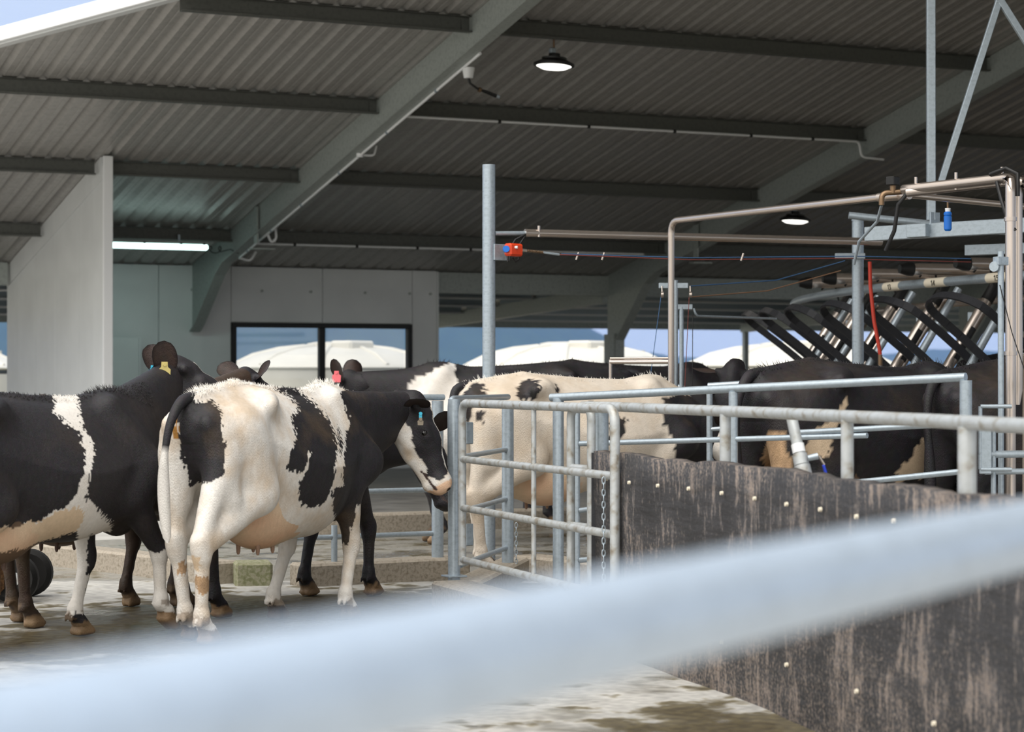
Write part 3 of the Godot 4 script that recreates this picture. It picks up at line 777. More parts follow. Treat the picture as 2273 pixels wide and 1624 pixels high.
	var sq := func(a: Vector3, b: Vector3, s: float) -> MeshInstance3D: return part(hf, "hanger", MB.new().bar(a - hf.position, b - hf.position, s, s, w(0, 0, 1), 0.004), M.galv)
	sq.call(w(3.165, 2.66, 17.0), w(3.165, 7.6, 17.0), 0.062)
	sq.call(w(3.24, 2.95, 17.0), w(3.68, 4.32, 17.0), 0.050)
	sq.call(w(3.68, 4.34, 17.0), w(4.02, 3.75, 16.9), 0.050)
	sq.call(w(3.68, 4.30, 17.0), w(3.68, 7.5, 17.0), 0.055)
	part(hf, "gusset", MB.new().box(w(0.03, 0.14, -0.02), Vector3(0.10, 0.16, 0.012), Basis(Vector3.UP, 0.2)), M.galv)
	part(hf, "beam", MB.new().bar(w(2.72, 2.575, 17.3) - hf.position, w(4.1, 2.60, 16.3) - hf.position, 0.06, 0.11, Vector3.UP, 0.005), M.galv)
	part(hf, "splice_plate", MB.new().bar(w(3.0, 2.580, 17.02) - hf.position, w(3.13, 2.582, 16.93) - hf.position, 0.09, 0.10, Vector3.UP, 0.004), M.galv)
	part(hf, "brace_pipe", MB.new().tube([w(2.62, 2.735, 17.5) - hf.position, w(3.9, 2.60, 17.5) - hf.position], 0.028, 12), M.galv)
	part(hf, "stub_beam", MB.new().bar(w(3.45, 2.44, 17.1) - hf.position, w(3.85, 2.44, 16.8) - hf.position, 0.06, 0.08, Vector3.UP, 0.004), M.galv)
	var bt := thing("blue_canister", "small blue canister hanging from the stainless side pipe", "canister", w(3.05, 2.50, 15.75))
	part(bt, "shell", MB.new().lathe([Vector2(0, 0), Vector2(0.018, 0.0), Vector2(0.027, 0.012), Vector2(0.028, 0.10), Vector2(0.024, 0.105), Vector2(0.028, 0.112), Vector2(0.028, 0.125), Vector2(0.02, 0.135), Vector2(0, 0.135)], Vector3.ZERO, 20), M.blue)
	part(bt, "cap", MB.new().lathe([Vector2(0.018, 0.135), Vector2(0.02, 0.16), Vector2(0.0, 0.162)], Vector3.ZERO, 16), M.white)
	part(bt, "hook", MB.new().tube([Vector3(0, 0.16, 0), Vector3(0, 0.21, 0)], 0.008, 8), M.brass)
	# rope guide posts in the lane
	var gd := thing("rope_guide", "slim galvanised T post with rope pulleys on its cross bar", "post", w(1.32, 0, 18.4))
	pole(gd, "tube", 1.335, 18.4, 0.0, 2.27, 0.022, M.galv)
	part(gd, "cross_bar", MB.new().box(w(0.0, 2.225, 0.0) + Vector3(0, 0, 0), Vector3(0.24, 0.045, 0.03), Basis(Vector3.UP, -0.457), 0.004), M.galv)
	for x in [1.215, 1.445]:
		rod(gd, "pulley", [w(x, 2.15, 18.36), w(x + 0.02, 2.15, 18.36)], 0.026, M.steel, 12)
		rod(gd, "pulley_strap", [w(x + 0.01, 2.15, 18.36), w(x + 0.01, 2.22, 18.38)], 0.006, M.steel, 6)
	rod(gd, "blue_rope", [w(1.46, 2.22, 18.38), w(2.3, 2.32, 19.6), w(2.9, 2.49, 19.6)], 0.005, M.rope_blue, 5)
	rod(gd, "tan_rope", [w(1.45, 2.13, 18.38), w(2.2, 2.22, 19.4), w(2.85, 2.40, 19.5)], 0.005, M.rope_tan, 5)
	rod(gd, "drop_cord", [w(1.215, 2.13, 18.36), w(1.10, 1.30, 18.3)], 0.003, M.rope_blue, 5)
	rod(gd, "drop_cord", [w(1.445, 2.13, 18.36), w(1.40, 1.30, 18.3)], 0.003, M.rope_red, 5)
	var gd2 := thing("rope_guide", "shorter T post beside the rope guide, with a thin bent steel pipe", "post", w(1.395, 0, 18.7))
	pole(gd2, "tube", 1.408, 18.7, 0.0, 2.06, 0.018, M.galv)
	part(gd2, "cross_bar", MB.new().box(w(0.03, 2.06, 0.0), Vector3(0.15, 0.045, 0.03), Basis(Vector3.UP, -0.457), 0.004), M.galv)
	rod(gd2, "pipe", bend([w(1.51, 2.05, 18.7), w(1.53, 1.985, 18.7), w(2.3, 1.985, 19.6)], 0.04, 4), 0.010, M.galv, 8)
	rod(gd2, "drop_cord", [w(1.50, 2.0, 18.68), w(1.49, 1.35, 18.6)], 0.003, M.plastic_black, 5)
	# gear boxes and rails on the platform edge at far right
	var gb := thing("gate_latch", "galvanised latch frame with rails low beside the slim pole", "latch", w(2.816, 0.200, 12.994))
	for y in [1.31, 0.946]:
		rod(gb, "frame_bar", [w(2.703, y, 12.99), w(2.882, y, 12.99)], 0.012, M.galv, 8)
	rod(gb, "frame_bar", [w(2.703, 0.946, 12.994), w(2.703, 1.310, 12.994)], 0.012, M.galv, 8)
	part(gb, "plate", MB.new().box(w(-0.085, 0.86, 0), Vector3(0.07, 0.28, 0.02), Basis(Vector3.UP, -0.457), 0.004), M.galv)
	for a in [[1.17, 0.016], [1.03, 0.022], [0.93, 0.018], [1.45, 0.018]]:
		rod(gb, "rail", [w(2.74 if a[0] < 1.2 else 3.04, a[0], 13.04), w(3.78, a[0] + 0.01, 13.14)], a[1], M.galv, 10)
	rod(gb, "leg", [w(2.788, 0.000, 13.041), w(2.788, 1.215, 13.041)], 0.016, M.galv, 10)
	rod(gb, "milk_tube", [w(2.646, 1.008, 13.136), w(2.646, 0.762, 13.136)], [0.012, 0.02], M.steel, 10)
	rod(gb, "milk_tube", [w(2.674, 0.989, 13.136), w(2.674, 0.000, 13.136)], [0.012, 0.014], M.black, 10)

func lamp_light(t: Node3D, at: Vector3, energy: float, col: Color) -> void:
	var l := SpotLight3D.new()
	l.name = "lamp_light"
	l.position = at
	l.rotation.x = -PI / 2.0
	l.spot_angle = 65.0
	l.spot_range = 40.0
	l.spot_attenuation = 2.0
	l.light_energy = energy
	l.light_color = col
	l.light_size = 0.14
	l.shadow_enabled = true
	t.add_child(l)

func glow(col: Color, e: float) -> StandardMaterial3D:
	var m := mat(col, 0.5)
	m.emission_enabled = true
	m.emission = col
	m.emission_energy_multiplier = e
	return m

func build_small() -> void:
	# high bay lamps
	var i := 0
	for a in [["round high bay lamp hanging near the big rafter", Vector3(12.06, 5.11, -23.40), 0.24], ["round high bay lamp hanging above the stainless portal pipe", Vector3(19.10, 3.86, -29.0), 0.235]]:
		var t := thing("high_bay_lamp", a[0], "lamp", a[1], 0.0, "high bay lamps")
		var r: float = a[2]
		var bs := Basis(Vector3(0, 0, 1), -0.06)
		part(t, "housing", MB.new().lathe([Vector2(r * 0.86, 0.0), Vector2(r, 0.005), Vector2(r, 0.03), Vector2(r * 0.55, 0.085), Vector2(r * 0.30, 0.10), Vector2(r * 0.28, 0.15), Vector2(0.0, 0.155)], Vector3.ZERO, 32), M.plastic_black, Vector3.ZERO, bs)
		part(t, "lens", MB.new().lathe([Vector2(0.0, -0.03), Vector2(r * 0.6, -0.028), Vector2(r * 0.86, 0.002), Vector2(r * 0.86, 0.004)], Vector3.ZERO, 32), glow(Color(1.0, 0.99, 0.96), 2.2), Vector3.ZERO, bs)
		part(t, "fin_ring", MB.new().lathe([Vector2(r * 0.6, 0.08), Vector2(r * 0.62, 0.10), Vector2(r * 0.58, 0.10)], Vector3.ZERO, 24), M.black, Vector3.ZERO, bs)
		var up: float = roof_y(a[1].z) - a[1].y - 0.16
		part(t, "hook", MB.new().tube([Vector3(0, 0.14, 0), Vector3(0, up, 0)], 0.012, 8), M.brass)
		part(t, "driver", MB.new().box(Vector3(-0.02, 0.18, 0), Vector3(0.07, 0.07, 0.07), Basis(), 0.012), M.galv)
		lamp_light(t, Vector3(0, -0.06, 0), 6.0, Color(1.0, 0.97, 0.92))
		i += 1
	# weatherproof tube light under the purlin
	var tl := thing("tube_light", "long cool white tube light under the purlin by the partition", "lamp", Vector3(9.62, 3.37, -31.5))
	part(tl, "diffuser", MB.new().box(Vector3(0, 0, 0), Vector3(1.84, 0.085, 0.10), Basis(), 0.025), glow(Color(0.86, 1.0, 0.98), 3.2))
	part(tl, "base_tray", MB.new().box(Vector3(0, 0.058, 0), Vector3(1.84, 0.04, 0.10), Basis(), 0.008), M.frame)
	for x in [-0.6, -0.05, 0.5, 0.85]:
		part(tl, "clip", MB.new().box(Vector3(x, 0.045, 0.052), Vector3(0.03, 0.03, 0.01)), M.black)
	part(tl, "hanger", MB.new().box(Vector3(-0.5, 0.12, -0.05), Vector3(0.03, 0.12, 0.02)).box(Vector3(0.5, 0.12, -0.05), Vector3(0.03, 0.12, 0.02)), M.galv)
	var cb := []
	for k in 20:
		var a := TAU * 1.6 * k / 19.0
		cb.append(Vector3(0.92 + k * 0.012 + cos(a) * 0.05, -0.03 + sin(a) * 0.05, 0.02))
	part(tl, "cable", MB.new().tube(cb + [Vector3(1.25, -0.02, 0.05), Vector3(1.36, -0.08, 0.10)], 0.008, 6), M.plastic_black)
	var al := AreaLight3D.new()
	al.name = "tube_glow"
	al.area_size = Vector2(1.8, 0.10)
	al.position = Vector3(0, -0.05, 0)
	al.rotation.x = -PI / 2.0
	al.light_energy = 1.3
	al.light_color = Color(0.84, 1.0, 0.97)
	al.area_range = 40.0
	al.shadow_enabled = true
	tl.add_child(al)
	# white conduits
	var slope := Vector3(0, -PITCH, -1).normalized()
	var c1 := thing("conduit", "white conduit clipped under the big rafter's lower edge", "conduit", Vector3(11.08, 4.0, -28.0))
	var cy := func(z: float) -> float: return roof_y(z) - 0.435
	rod(c1, "pipe", [Vector3(11.06, cy.call(-23.3), -23.3), Vector3(11.06, cy.call(-31.55), -31.55)], 0.018, M.white, 10)
	rod(c1, "pipe", bend([Vector3(11.06, cy.call(-31.6), -31.6), Vector3(11.25, cy.call(-31.6) - 0.04, -31.65), Vector3(11.32, cy.call(-31.6) + 0.10, -31.6)], 0.06, 4), 0.018, M.white, 10)
	for z in [-24.5, -26.0, -27.6, -29.0, -30.2, -31.2]:
		rod(c1, "clip", [Vector3(11.06, cy.call(z), z), Vector3(11.06, cy.call(z - 0.04), z - 0.04)], 0.024, M.galv, 8)
	rod(c1, "junction", [Vector3(11.05, cy.call(-26.9) - 0.03, -26.9), Vector3(11.05, cy.call(-26.9) + 0.02, -26.9)], 0.045, M.white, 12)
	rod(c1, "side_elbow", bend([Vector3(11.06, cy.call(-26.9), -26.9), Vector3(11.25, cy.call(-26.9), -26.9), Vector3(11.28, cy.call(-26.9) + 0.13, -26.9)], 0.05, 4), 0.016, M.white, 8)
	rod(c1, "hook_bend", bend([Vector3(11.06, cy.call(-30.4) + 0.02, -30.4), Vector3(11.14, cy.call(-30.4) - 0.12, -30.45), Vector3(11.22, cy.call(-30.4) - 0.06, -30.45), Vector3(11.20, cy.call(-30.4) + 0.10, -30.45)], 0.05, 4), 0.018, M.white, 8)
	var c2 := thing("conduit", "grey conduit along the long purlin between the two rafters", "conduit", Vector3(14.5, 4.7, -26.05))
	rod(c2, "pipe", bend([Vector3(11.3, roof_y(-26.1) - 0.205, -26.02), Vector3(18.2, roof_y(-26.1) - 0.205, -26.02), Vector3(18.22, roof_y(-26.1) - 0.42, -26.0), Vector3(18.6, roof_y(-26.1) - 0.44, -26.0)], 0.07, 4), 0.016, M.white, 10)
	for x in [12.6, 13.9, 15.2, 16.4, 17.4]:
		rod(c2, "clip", [Vector3(x, roof_y(-26.1) - 0.205, -26.02), Vector3(x + 0.04, roof_y(-26.1) - 0.205, -26.02)], 0.024, M.black, 8)
	var c3 := thing("conduit", "grey conduit along the lowest purlin left of the tall post", "conduit", Vector3(14.5, 3.4, -31.6))
	rod(c3, "pipe", [Vector3(11.3, roof_y(-31.66) - 0.205, -31.58), Vector3(17.9, roof_y(-31.66) - 0.205, -31.58)], 0.016, M.white, 10)
	for x in [11.9, 12.9, 13.9, 14.8, 15.6]:
		rod(c3, "clip", [Vector3(x, roof_y(-31.66) - 0.205, -31.58), Vector3(x + 0.04, roof_y(-31.66) - 0.205, -31.58)], 0.024, M.black, 8)
	# dangling plug below the rafter
	var plug := thing("hanging_socket", "white cable socket with a dangling black lead under the big rafter", "socket", Vector3(11.12, 5.08, -23.75))
	part(plug, "socket", MB.new().lathe([Vector2(0.0, -0.125), Vector2(0.055, -0.12), Vector2(0.075, 0.0), Vector2(0.0, 0.005)], Vector3.ZERO, 18), M.white)
	part(plug, "lead", MB.new().tube([Vector3(0, -0.12, 0), Vector3(0.02, -0.18, 0), Vector3(0.12, -0.24, 0), Vector3(0.25, -0.275, 0), Vector3(0.36, -0.31, 0)], [0.018, 0.014, 0.014, 0.022, 0.024], 8), M.plastic_black)
	part(plug, "lead_collar", MB.new().tube([Vector3(0.13, -0.245, 0), Vector3(0.16, -0.252, 0)], 0.03, 8), M.brass)
	part(plug, "lead_tip", MB.new().tube([Vector3(0.36, -0.31, 0), Vector3(0.40, -0.32, 0)], 0.022, 8), M.galv)
	# brackets on the rafters
	var br := thing("rafter_bracket", "steel angle bracket bolted across the big rafter near its knee", "bracket", Vector3(10.96, 3.75, -30.5))
	part(br, "upright", MB.new().box(Vector3(-0.03, -0.10, 0), Vector3(0.02, 0.52, 0.14), Basis(), 0.003), M.frame)
	part(br, "foot", MB.new().box(Vector3(0.06, -0.44, 0), Vector3(0.34, 0.02, 0.16), Basis(), 0.003), M.frame)
	var br2 := thing("rafter_bracket", "steel angle bracket on the farther rafter by the hanging lamp", "bracket", Vector3(18.32, 3.72, -30.6))
	part(br2, "upright", MB.new().box(Vector3(-0.03, -0.10, 0), Vector3(0.02, 0.52, 0.14), Basis(), 0.003), M.frame)
	part(br2, "foot", MB.new().box(Vector3(0.06, -0.44, 0), Vector3(0.34, 0.02, 0.16), Basis(), 0.003), M.frame)
	# muddy trolley at the left edge of the yard
	var tr := thing("trolley", "muddy trolley with a rubber wheel behind the cows at far left", "trolley", w(-3.42, 0, 15.0))
	part(tr, "box", MB.new().box(w(-0.06, 0.33, -0.1), Vector3(0.34, 0.50, 0.5), Basis(Vector3.UP, -0.457), 0.02), M.mud)
	part(tr, "flange", MB.new().box(w(0.08, 0.33, -0.36), Vector3(0.03, 0.54, 0.03), Basis(Vector3.UP, -0.457), 0.004), M.mud)
	for s in [-0.25, 0.2]:
		var wh := part(tr, "wheel", MB.new().tube([w(0.16, 0.16, s - 0.05), w(0.16, 0.16, s - 0.03), w(0.16, 0.16, s + 0.03), w(0.16, 0.16, s + 0.05)], [0.13, 0.16, 0.16, 0.13], 28), M.tyre)
		part(wh, "hub", MB.new().tube([w(0.16, 0.16, s - 0.06), w(0.16, 0.16, s + 0.06)], 0.05, 14), M.galv_worn)
	part(tr, "axle", MB.new().tube([w(0.16, 0.16, -0.3), w(0.16, 0.16, 0.25)], 0.018, 8), M.galv_worn)
	# rail and post seen past the partition
	var fr := thing("far_rail", "grey rail on a post beyond the partition at the picture's left edge", "rail", Vector3(8.3, 0, -36.5))
	part(fr, "post", MB.new().tube([Vector3(-0.25, 0, 0), Vector3(-0.25, 1.58, 0)], 0.03, 10), M.galv)
	part(fr, "rail", MB.new().tube([Vector3(-2.0, 1.56, 0), Vector3(0.6, 1.56, 0)], 0.035, 10), M.galv)

# ---------------------------------------------------------------- the herd
func patch(d: Vector3, lim: float, e: Vector3, flat: Array, col: int) -> Array:
	var pg := PackedVector2Array()
	for i in range(0, flat.size(), 2):
		pg.append(Vector2(flat[i], flat[i + 1]))
	var r := Rect2(pg[0], Vector2.ZERO)
	for p in pg: r = r.expand(p)
	return [d, lim, e, pg, col, r.grow(0.001)]

func stand(lh: float, rh: float, lf: float, rf: float) -> Array:
	return [Vector3(lh, 0, -0.17), Vector3(rh, 0, 0.17), Vector3(lf, 0, -0.16), Vector3(rf, 0, 0.16)]

func herd_specs() -> Array:
	var hd := [
		{"id": "striding", "cell": 0.019, "fine": true, "base": 0, "dirt": 0.18, "at": Vector2(-2.660, 12.310), "turn": 35.0, "size": 0.975,
			"feet": [Vector3(-0.86, 0, -0.17), Vector3(-0.55, 0, 0.17), Vector3(0.60, 0, -0.17), Vector3(0.94, 0.05, 0.19)], "socks": [[0.70, 1.3, 1, 0.50, 1]], "toe": Vector3(0.8, -0.6, 0.0),
			"poll": Vector3(1.47, 1.60, -0.19), "dir": Vector3(0.73, -0.46, 0.50), "ear_root": Vector3(-0.06, -0.11, 0.09), "ear": Vector3(-0.11, 0.13, 0.06), "ear_front": Vector3(-0.1, 0.2, 1.0),
			"blaze": 0.02, "patches": [patch(Vector3(-0.6820, 0, 0.7314), -0.15, Vector3(0.7314, 0, 0.6820), [0.126, 1.475, 0.277, 1.48, 0.293, 1.379, 0.303, 1.304, 0.316, 1.24, 0.366, 1.165, 0.379, 1.09, 0.356, 0.984, 0.335, 0.888, 0.33, 0.84, 0.387, 0.791, 0.435, 0.721, 0.493, 0.661, 0.482, 0.619, 0.408, 0.609, 0.282, 0.643, 0.126, 0.603, -0.009, 0.573, -0.195, 0.555, -0.339, 0.557, -0.339, 0.705, -0.134, 0.707, -0.051, 0.701, 0.074, 0.726, 0.209, 0.793, 0.267, 0.856, 0.324, 0.994, 0.33, 1.09, 0.293, 1.208, 0.209, 1.262, 0.157, 1.326, 0.162, 1.379], 1),
				patch(Vector3(-0.6820, 0, 0.7314), -0.15, Vector3(0.7314, 0, 0.6820), [-0.339, 0.705, -0.134, 0.704, -0.051, 0.698, 0.074, 0.722, 0.209, 0.782, 0.282, 0.792, 0.324, 0.738, 0.282, 0.643, 0.126, 0.603, -0.009, 0.573, -0.195, 0.555, -0.339, 0.557], 2),
				patch(Vector3(-0.6820, 0, 0.7314), -1, Vector3(0.7314, 0, 0.6820), [0.282, 0.664, 0.356, 0.663, 0.356, 0.129, 0.209, 0.133, 0.22, 0.42, 0.251, 0.515, 0.293, 0.568], 1)], "face": [],
			"label": "black cow with a white shoulder stripe, stepping forward at the picture's left edge"},
		{"id": "piebald", "cell": 0.018, "fine": true, "base": 1, "dirt": 0.75, "at": Vector2(-1.410, 13.300), "turn": 24.0, "size": 1.000, "fat": 1.04, "deep": 0.06, "udder_x": -0.17,
			"feet": [Vector3(-0.70, 0, -0.12), Vector3(-0.88, 0, 0.10), Vector3(0.40, 0, -0.20), Vector3(0.58, 0, 0.20)],
			"poll": Vector3(1.36, 1.31, 0.30), "dir": Vector3(0.18, -0.84, 0.45), "crest": Vector3(0.5, 0.5, 0.9), "head": 1.15, "ear": Vector3(0.0, 0.02, 0.18),
			"pink_nose": true, "blaze": 0.025, "patches": [patch(Vector3(-0.8660, 0, 0.5000), -0.15, Vector3(0.5000, 0, 0.8660), [-0.467, 1.346, -0.407, 1.34, -0.34, 1.351, -0.296, 1.301, -0.274, 1.223, -0.268, 1.1, -0.257, 1.01, -0.274, 0.943, -0.34, 0.91, -0.407, 0.883, -0.462, 0.872, -0.467, 0.922, -0.501, 1.011, -0.517, 1.078, -0.517, 1.179, -0.528, 1.257, -0.506, 1.323], 0),
				patch(Vector3(-0.8660, 0, 0.5000), -0.15, Vector3(0.5000, 0, 0.8660), [-0.556, 1.273, -0.523, 1.296, -0.528, 1.234, -0.534, 1.201, -0.519, 1.179, -0.528, 1.145, -0.556, 1.156, -0.561, 1.201], 6),
				patch(Vector3(-0.8660, 0, 0.5000), -0.15, Vector3(0.5000, 0, 0.8660), [-0.002, 1.421, 0.093, 1.435, 0.171, 1.384, 0.26, 1.306, 0.333, 1.221, 0.366, 1.143, 0.377, 1.053, 0.366, 0.941, 0.35, 0.851, 0.316, 0.773, 0.283, 0.728, 0.216, 0.715, 0.154, 0.74, 0.146, 0.807, 0.171, 0.919, 0.191, 0.941, 0.216, 1.031, 0.216, 1.059, 0.199, 1.065, 0.199, 1.009, 0.182, 0.964, 0.149, 0.93, 0.093, 0.928, 0.076, 0.976, 0.093, 1.02, 0.115, 1.065, 0.135, 1.143, 0.11, 1.211, 0.102, 1.264, 0.154, 1.269, 0.126, 1.334, 0.059, 1.384], 0),
				patch(Vector3(-0.8660, 0, 0.5000), -0.15, Vector3(0.5000, 0, 0.8660), [0.383, 1.185, 0.401, 1.143, 0.415, 1.075, 0.408, 1.017, 0.394, 1.042, 0.386, 1.12], 0),
				patch(Vector3(-0.8660, 0, 0.5000), -0.15, Vector3(0.5000, 0, 0.8660), [0.408, 1.376, 0.439, 1.418, 0.507, 1.446, 0.957, 1.479, 0.957, 0.69, 0.529, 0.693, 0.507, 0.693, 0.462, 0.581, 0.439, 0.514, 0.417, 0.455, 0.394, 0.48, 0.372, 0.537, 0.366, 0.626, 0.372, 0.694, 0.406, 0.716, 0.445, 0.665, 0.456, 0.727, 0.419, 0.761, 0.408, 0.896, 0.419, 0.985, 0.435, 1.075, 0.439, 1.143, 0.471, 1.199, 0.439, 1.277], 0),
				patch(Vector3(-0.8660, 0, 0.5000), -1, Vector3(0.5000, 0, 0.8660), [0.346, 0.819, 0.507, 0.844, 0.494, 0.662, 0.468, 0.531, 0.44, 0.443, 0.408, 0.475, 0.372, 0.558, 0.357, 0.688], 0),
				patch(Vector3(-0.8660, 0, 0.5000), -1, Vector3(0.5000, 0, 0.8660), [-0.479, 0.487, -0.451, 0.504, -0.396, 0.487, -0.407, 0.42, -0.451, 0.398, -0.479, 0.443], 2),
				patch(Vector3(-0.8660, 0, 0.5000), -1, Vector3(0.5000, 0, 0.8660), [-0.429, 0.375, -0.385, 0.386, -0.34, 0.375, -0.346, 0.308, -0.385, 0.263, -0.418, 0.308], 3),
				patch(Vector3(-0.8660, 0, 0.5000), -1, Vector3(0.5000, 0, 0.8660), [-0.539, 0.432, -0.501, 0.454, -0.479, 0.409, -0.49, 0.365, -0.528, 0.387], 3)], "tail": [Vector3(-0.84, 1.36, 0), Vector3(-0.98, 1.345, -0.01), Vector3(-1.07, 1.22, -0.03), Vector3(-1.10, 1.02, -0.05), Vector3(-1.10, 0.80, -0.05), Vector3(-1.08, 0.57, -0.04)], "switch_white": 1.09,
			"face": [[PackedVector2Array([Vector2(-0.2, -0.13), Vector2(0.02, -0.14), Vector2(0.10, -0.125), Vector2(0.22, -0.165), Vector2(0.30, -0.15), Vector2(0.37, -0.17), Vector2(0.43, -0.12), Vector2(0.40, -0.02), Vector2(0.6, 0.0), Vector2(0.6, -0.4), Vector2(-0.2, -0.4)]), 1]],
			"label": "white and black cow with its tail towards the camera, standing in the open yard"},
		{"id": "hidden", "cell": 0.026, "base": 4, "dirt": 0.5, "at": Vector2(-2.620, 13.950), "turn": 30.0, "size": 0.940,
			"feet": [Vector3(-0.50, 0, -0.14), Vector3(-0.72, 0, 0.17), Vector3(0.62, 0, -0.16), Vector3(0.74, 0, 0.16)],
			"poll": Vector3(1.58, 1.60, 0.13), "dir": Vector3(0.85, -0.45, 0.15), "head": 0.98, "ear": Vector3(-0.08, 0.07, 0.14), "ear_front": Vector3(-0.7, 0.2, 0.1), "patches": [], "label": "brownish black cow standing between the striding cow and the white piebald one"},
		{"id": "bowed", "cell": 0.024, "base": 0, "dirt": 0.4, "at": Vector2(-1.543, 14.600), "turn": 30.0, "size": 1.000,
			"feet": [Vector3(-0.68, 0, -0.15), Vector3(-0.78, 0, 0.17), Vector3(0.62, 0, -0.16), Vector3(0.86, 0, 0.2)],
			"poll": Vector3(1.45, 1.10, 0.28), "dir": Vector3(0.35, -0.82, 0.32), "crest": Vector3(0.9, 0.4, 0.4), "socks": [[0.3, 1.2, 0, 0.0, 0]],
			"patches": [], "label": "black cow with lowered head behind the gate's hinge post"},
		{"id": "leaving", "cell": 0.028, "base": 0, "dirt": 0.25, "at": Vector2(0.030, 20.000), "turn": -85.0, "size": 1.120,
			"feet": stand(-0.74, -0.62, 0.62, 0.7), "poll": Vector3(1.36, 1.32, -0.10), "dir": Vector3(0.75, -0.55, 0.15), "ear": Vector3(-0.06, 0.12, 0.10),
			"patches": [patch(Vector3(-0.0872, 0, -0.9962), -0.15, Vector3(-0.9962, 0, 0.0872), [-0.839, 1.279, -0.646, 1.395, -0.463, 1.448, -0.477, 1.342, -0.418, 1.237, -0.4, 0.746, -0.506, 0.395, -0.646, 0.395, -0.751, 0.746, -0.821, 1.097], 1)], "label": "black cow with a white shoulder, facing away from the milking platform"},
		{"id": "rear", "cell": 0.03, "base": 0, "dirt": 0.2, "at": Vector2(1.100, 22.300), "turn": 82.0, "size": 1.130,
			"feet": stand(-0.74, -0.62, 0.62, 0.7), "poll": Vector3(1.42, 1.05, 0.0), "dir": Vector3(0.6, -0.75, 0.0), "patches": [], "label": "black cow beyond the white one, its sloping back before the white tanks"},
		{"id": "pale", "cell": 0.023, "base": 1, "white": Color(0.60, 0.53, 0.45), "dirt": 0.5, "at": Vector2(0.505, 17.320), "turn": 65.0, "size": 1.040,
			"feet": stand(-0.64, -0.78, 0.62, 0.70), "poll": Vector3(1.22, 1.06, 0.16), "dir": Vector3(0.45, -0.70, 0.45), "crest": Vector3(0.7, 0.7, 0.3), "face_base": 0, "blaze": 0.03,
			"tail_coat": 0, "tail": [Vector3(-0.86, 1.36, 0), Vector3(-0.98, 1.33, 0), Vector3(-1.02, 1.18, 0.02), Vector3(-1.01, 0.95, 0.02), Vector3(-1.0, 0.7, 0.02), Vector3(-1.0, 0.42, 0.02)],
			"face": [[PackedVector2Array([Vector2(-0.2, -0.10), Vector2(0.12, -0.11), Vector2(0.26, -0.08), Vector2(0.30, 0.1), Vector2(0.6, 0.1), Vector2(0.6, -0.4), Vector2(-0.2, -0.4)]), 1]],
			"patches": [patch(Vector3(-0.4226, 0, 0.9063), -0.15, Vector3(0.9063, 0, 0.4226), [-0.866, 1.273, -0.814, 1.325, -0.761, 1.377, -0.696, 1.377, -0.683, 1.325, -0.663, 1.286, -0.709, 1.246, -0.801, 1.246, -0.683, 1.168, -0.689, 1.076, -0.722, 1.116, -0.761, 1.207, -0.814, 1.05, -0.84, 1.142], 0),
				patch(Vector3(-0.4226, 0, 0.9063), -0.15, Vector3(0.9063, 0, 0.4226), [-0.445, 1.325, -0.421, 1.39, -0.356, 1.414, -0.284, 1.39, -0.275, 1.338, -0.297, 1.273, -0.343, 1.244, -0.408, 1.253, -0.441, 1.279], 0),
				patch(Vector3(-0.4226, 0, 0.9063), -0.15, Vector3(0.9063, 0, 0.4226), [-0.173, 1.361, -0.153, 1.358, -0.131, 1.299, -0.153, 1.305], 0),
				patch(Vector3(-0.4226, 0, 0.9063), -0.15, Vector3(0.9063, 0, 0.4226), [0.285, 1.142, 0.343, 1.116, 0.35, 1.024, 0.311, 0.972, 0.219, 0.933, 0.219, 1.09], 0),
				patch(Vector3(-0.4226, 0, 0.9063), -0.15, Vector3(0.9063, 0, 0.4226), [0.069, 1.253, 0.154, 1.246, 0.128, 1.201, 0.075, 1.207], 0),
				patch(Vector3(-0.4226, 0, 0.9063), -0.15, Vector3(0.9063, 0, 0.4226), [0.631, 1.273, 0.742, 1.286, 1.618, 1.312, 1.618, 0.527, 0.703, 0.802, 0.729, 0.867, 0.703, 0.972, 0.638, 1.09], 0)], "label": "cream white cow with a round black hip spot, behind the open gate"},
		{"id": "waiting", "cell": 0.024, "base": 0, "dirt": 0.3, "at": Vector2(2.300, 14.800), "turn": 50.0, "size": 1.100,
			"feet": stand(-0.66, -0.74, 0.62, 0.70), "poll": Vector3(1.42, 1.25, 0.0), "dir": Vector3(0.7, -0.6, 0.0),
			"tail": [Vector3(-0.86, 1.36, 0), Vector3(-0.97, 1.345, 0.0), Vector3(-1.05, 1.22, 0.0), Vector3(-1.07, 1.0, 0.0), Vector3(-1.06, 0.75, 0.0), Vector3(-1.05, 0.5, 0)],
			"patches": [patch(Vector3(-0.7547, 0, 0.6561), -0.15, Vector3(0.6561, 0, 0.7547), [-0.117, 1.164, -0.107, 1.203, -0.091, 1.217, -0.086, 1.177, -0.107, 1.111, -0.164, 1.006, -0.19, 0.887, -0.321, 0.886, -0.295, 1.018, -0.19, 1.098], 2),
				patch(Vector3(-0.7547, 0, 0.6561), -0.15, Vector3(0.6561, 0, 0.7547), [0.349, 1, 0.374, 0.969, 0.385, 0.89, 0.431, 0.76, 0.199, 0.719, 0.199, 0.784, 0.276, 0.864, 0.328, 0.942], 2),
				patch(Vector3(-0.7547, 0, 0.6561), -1, Vector3(0.6561, 0, 0.7547), [-0.557, 0.885, -0.526, 1.044, -0.439, 1.044, -0.387, 0.886, -0.387, 0.385, -0.557, 0.383], 3)], "label": "black cow with a cream belly patch, waiting at the milking platform's entry rails"},
		{"id": "facing", "cell": 0.028, "base": 0, "dirt": 0.6, "at": Vector2(2.090, 19.600), "turn": 190.0, "size": 1.050,
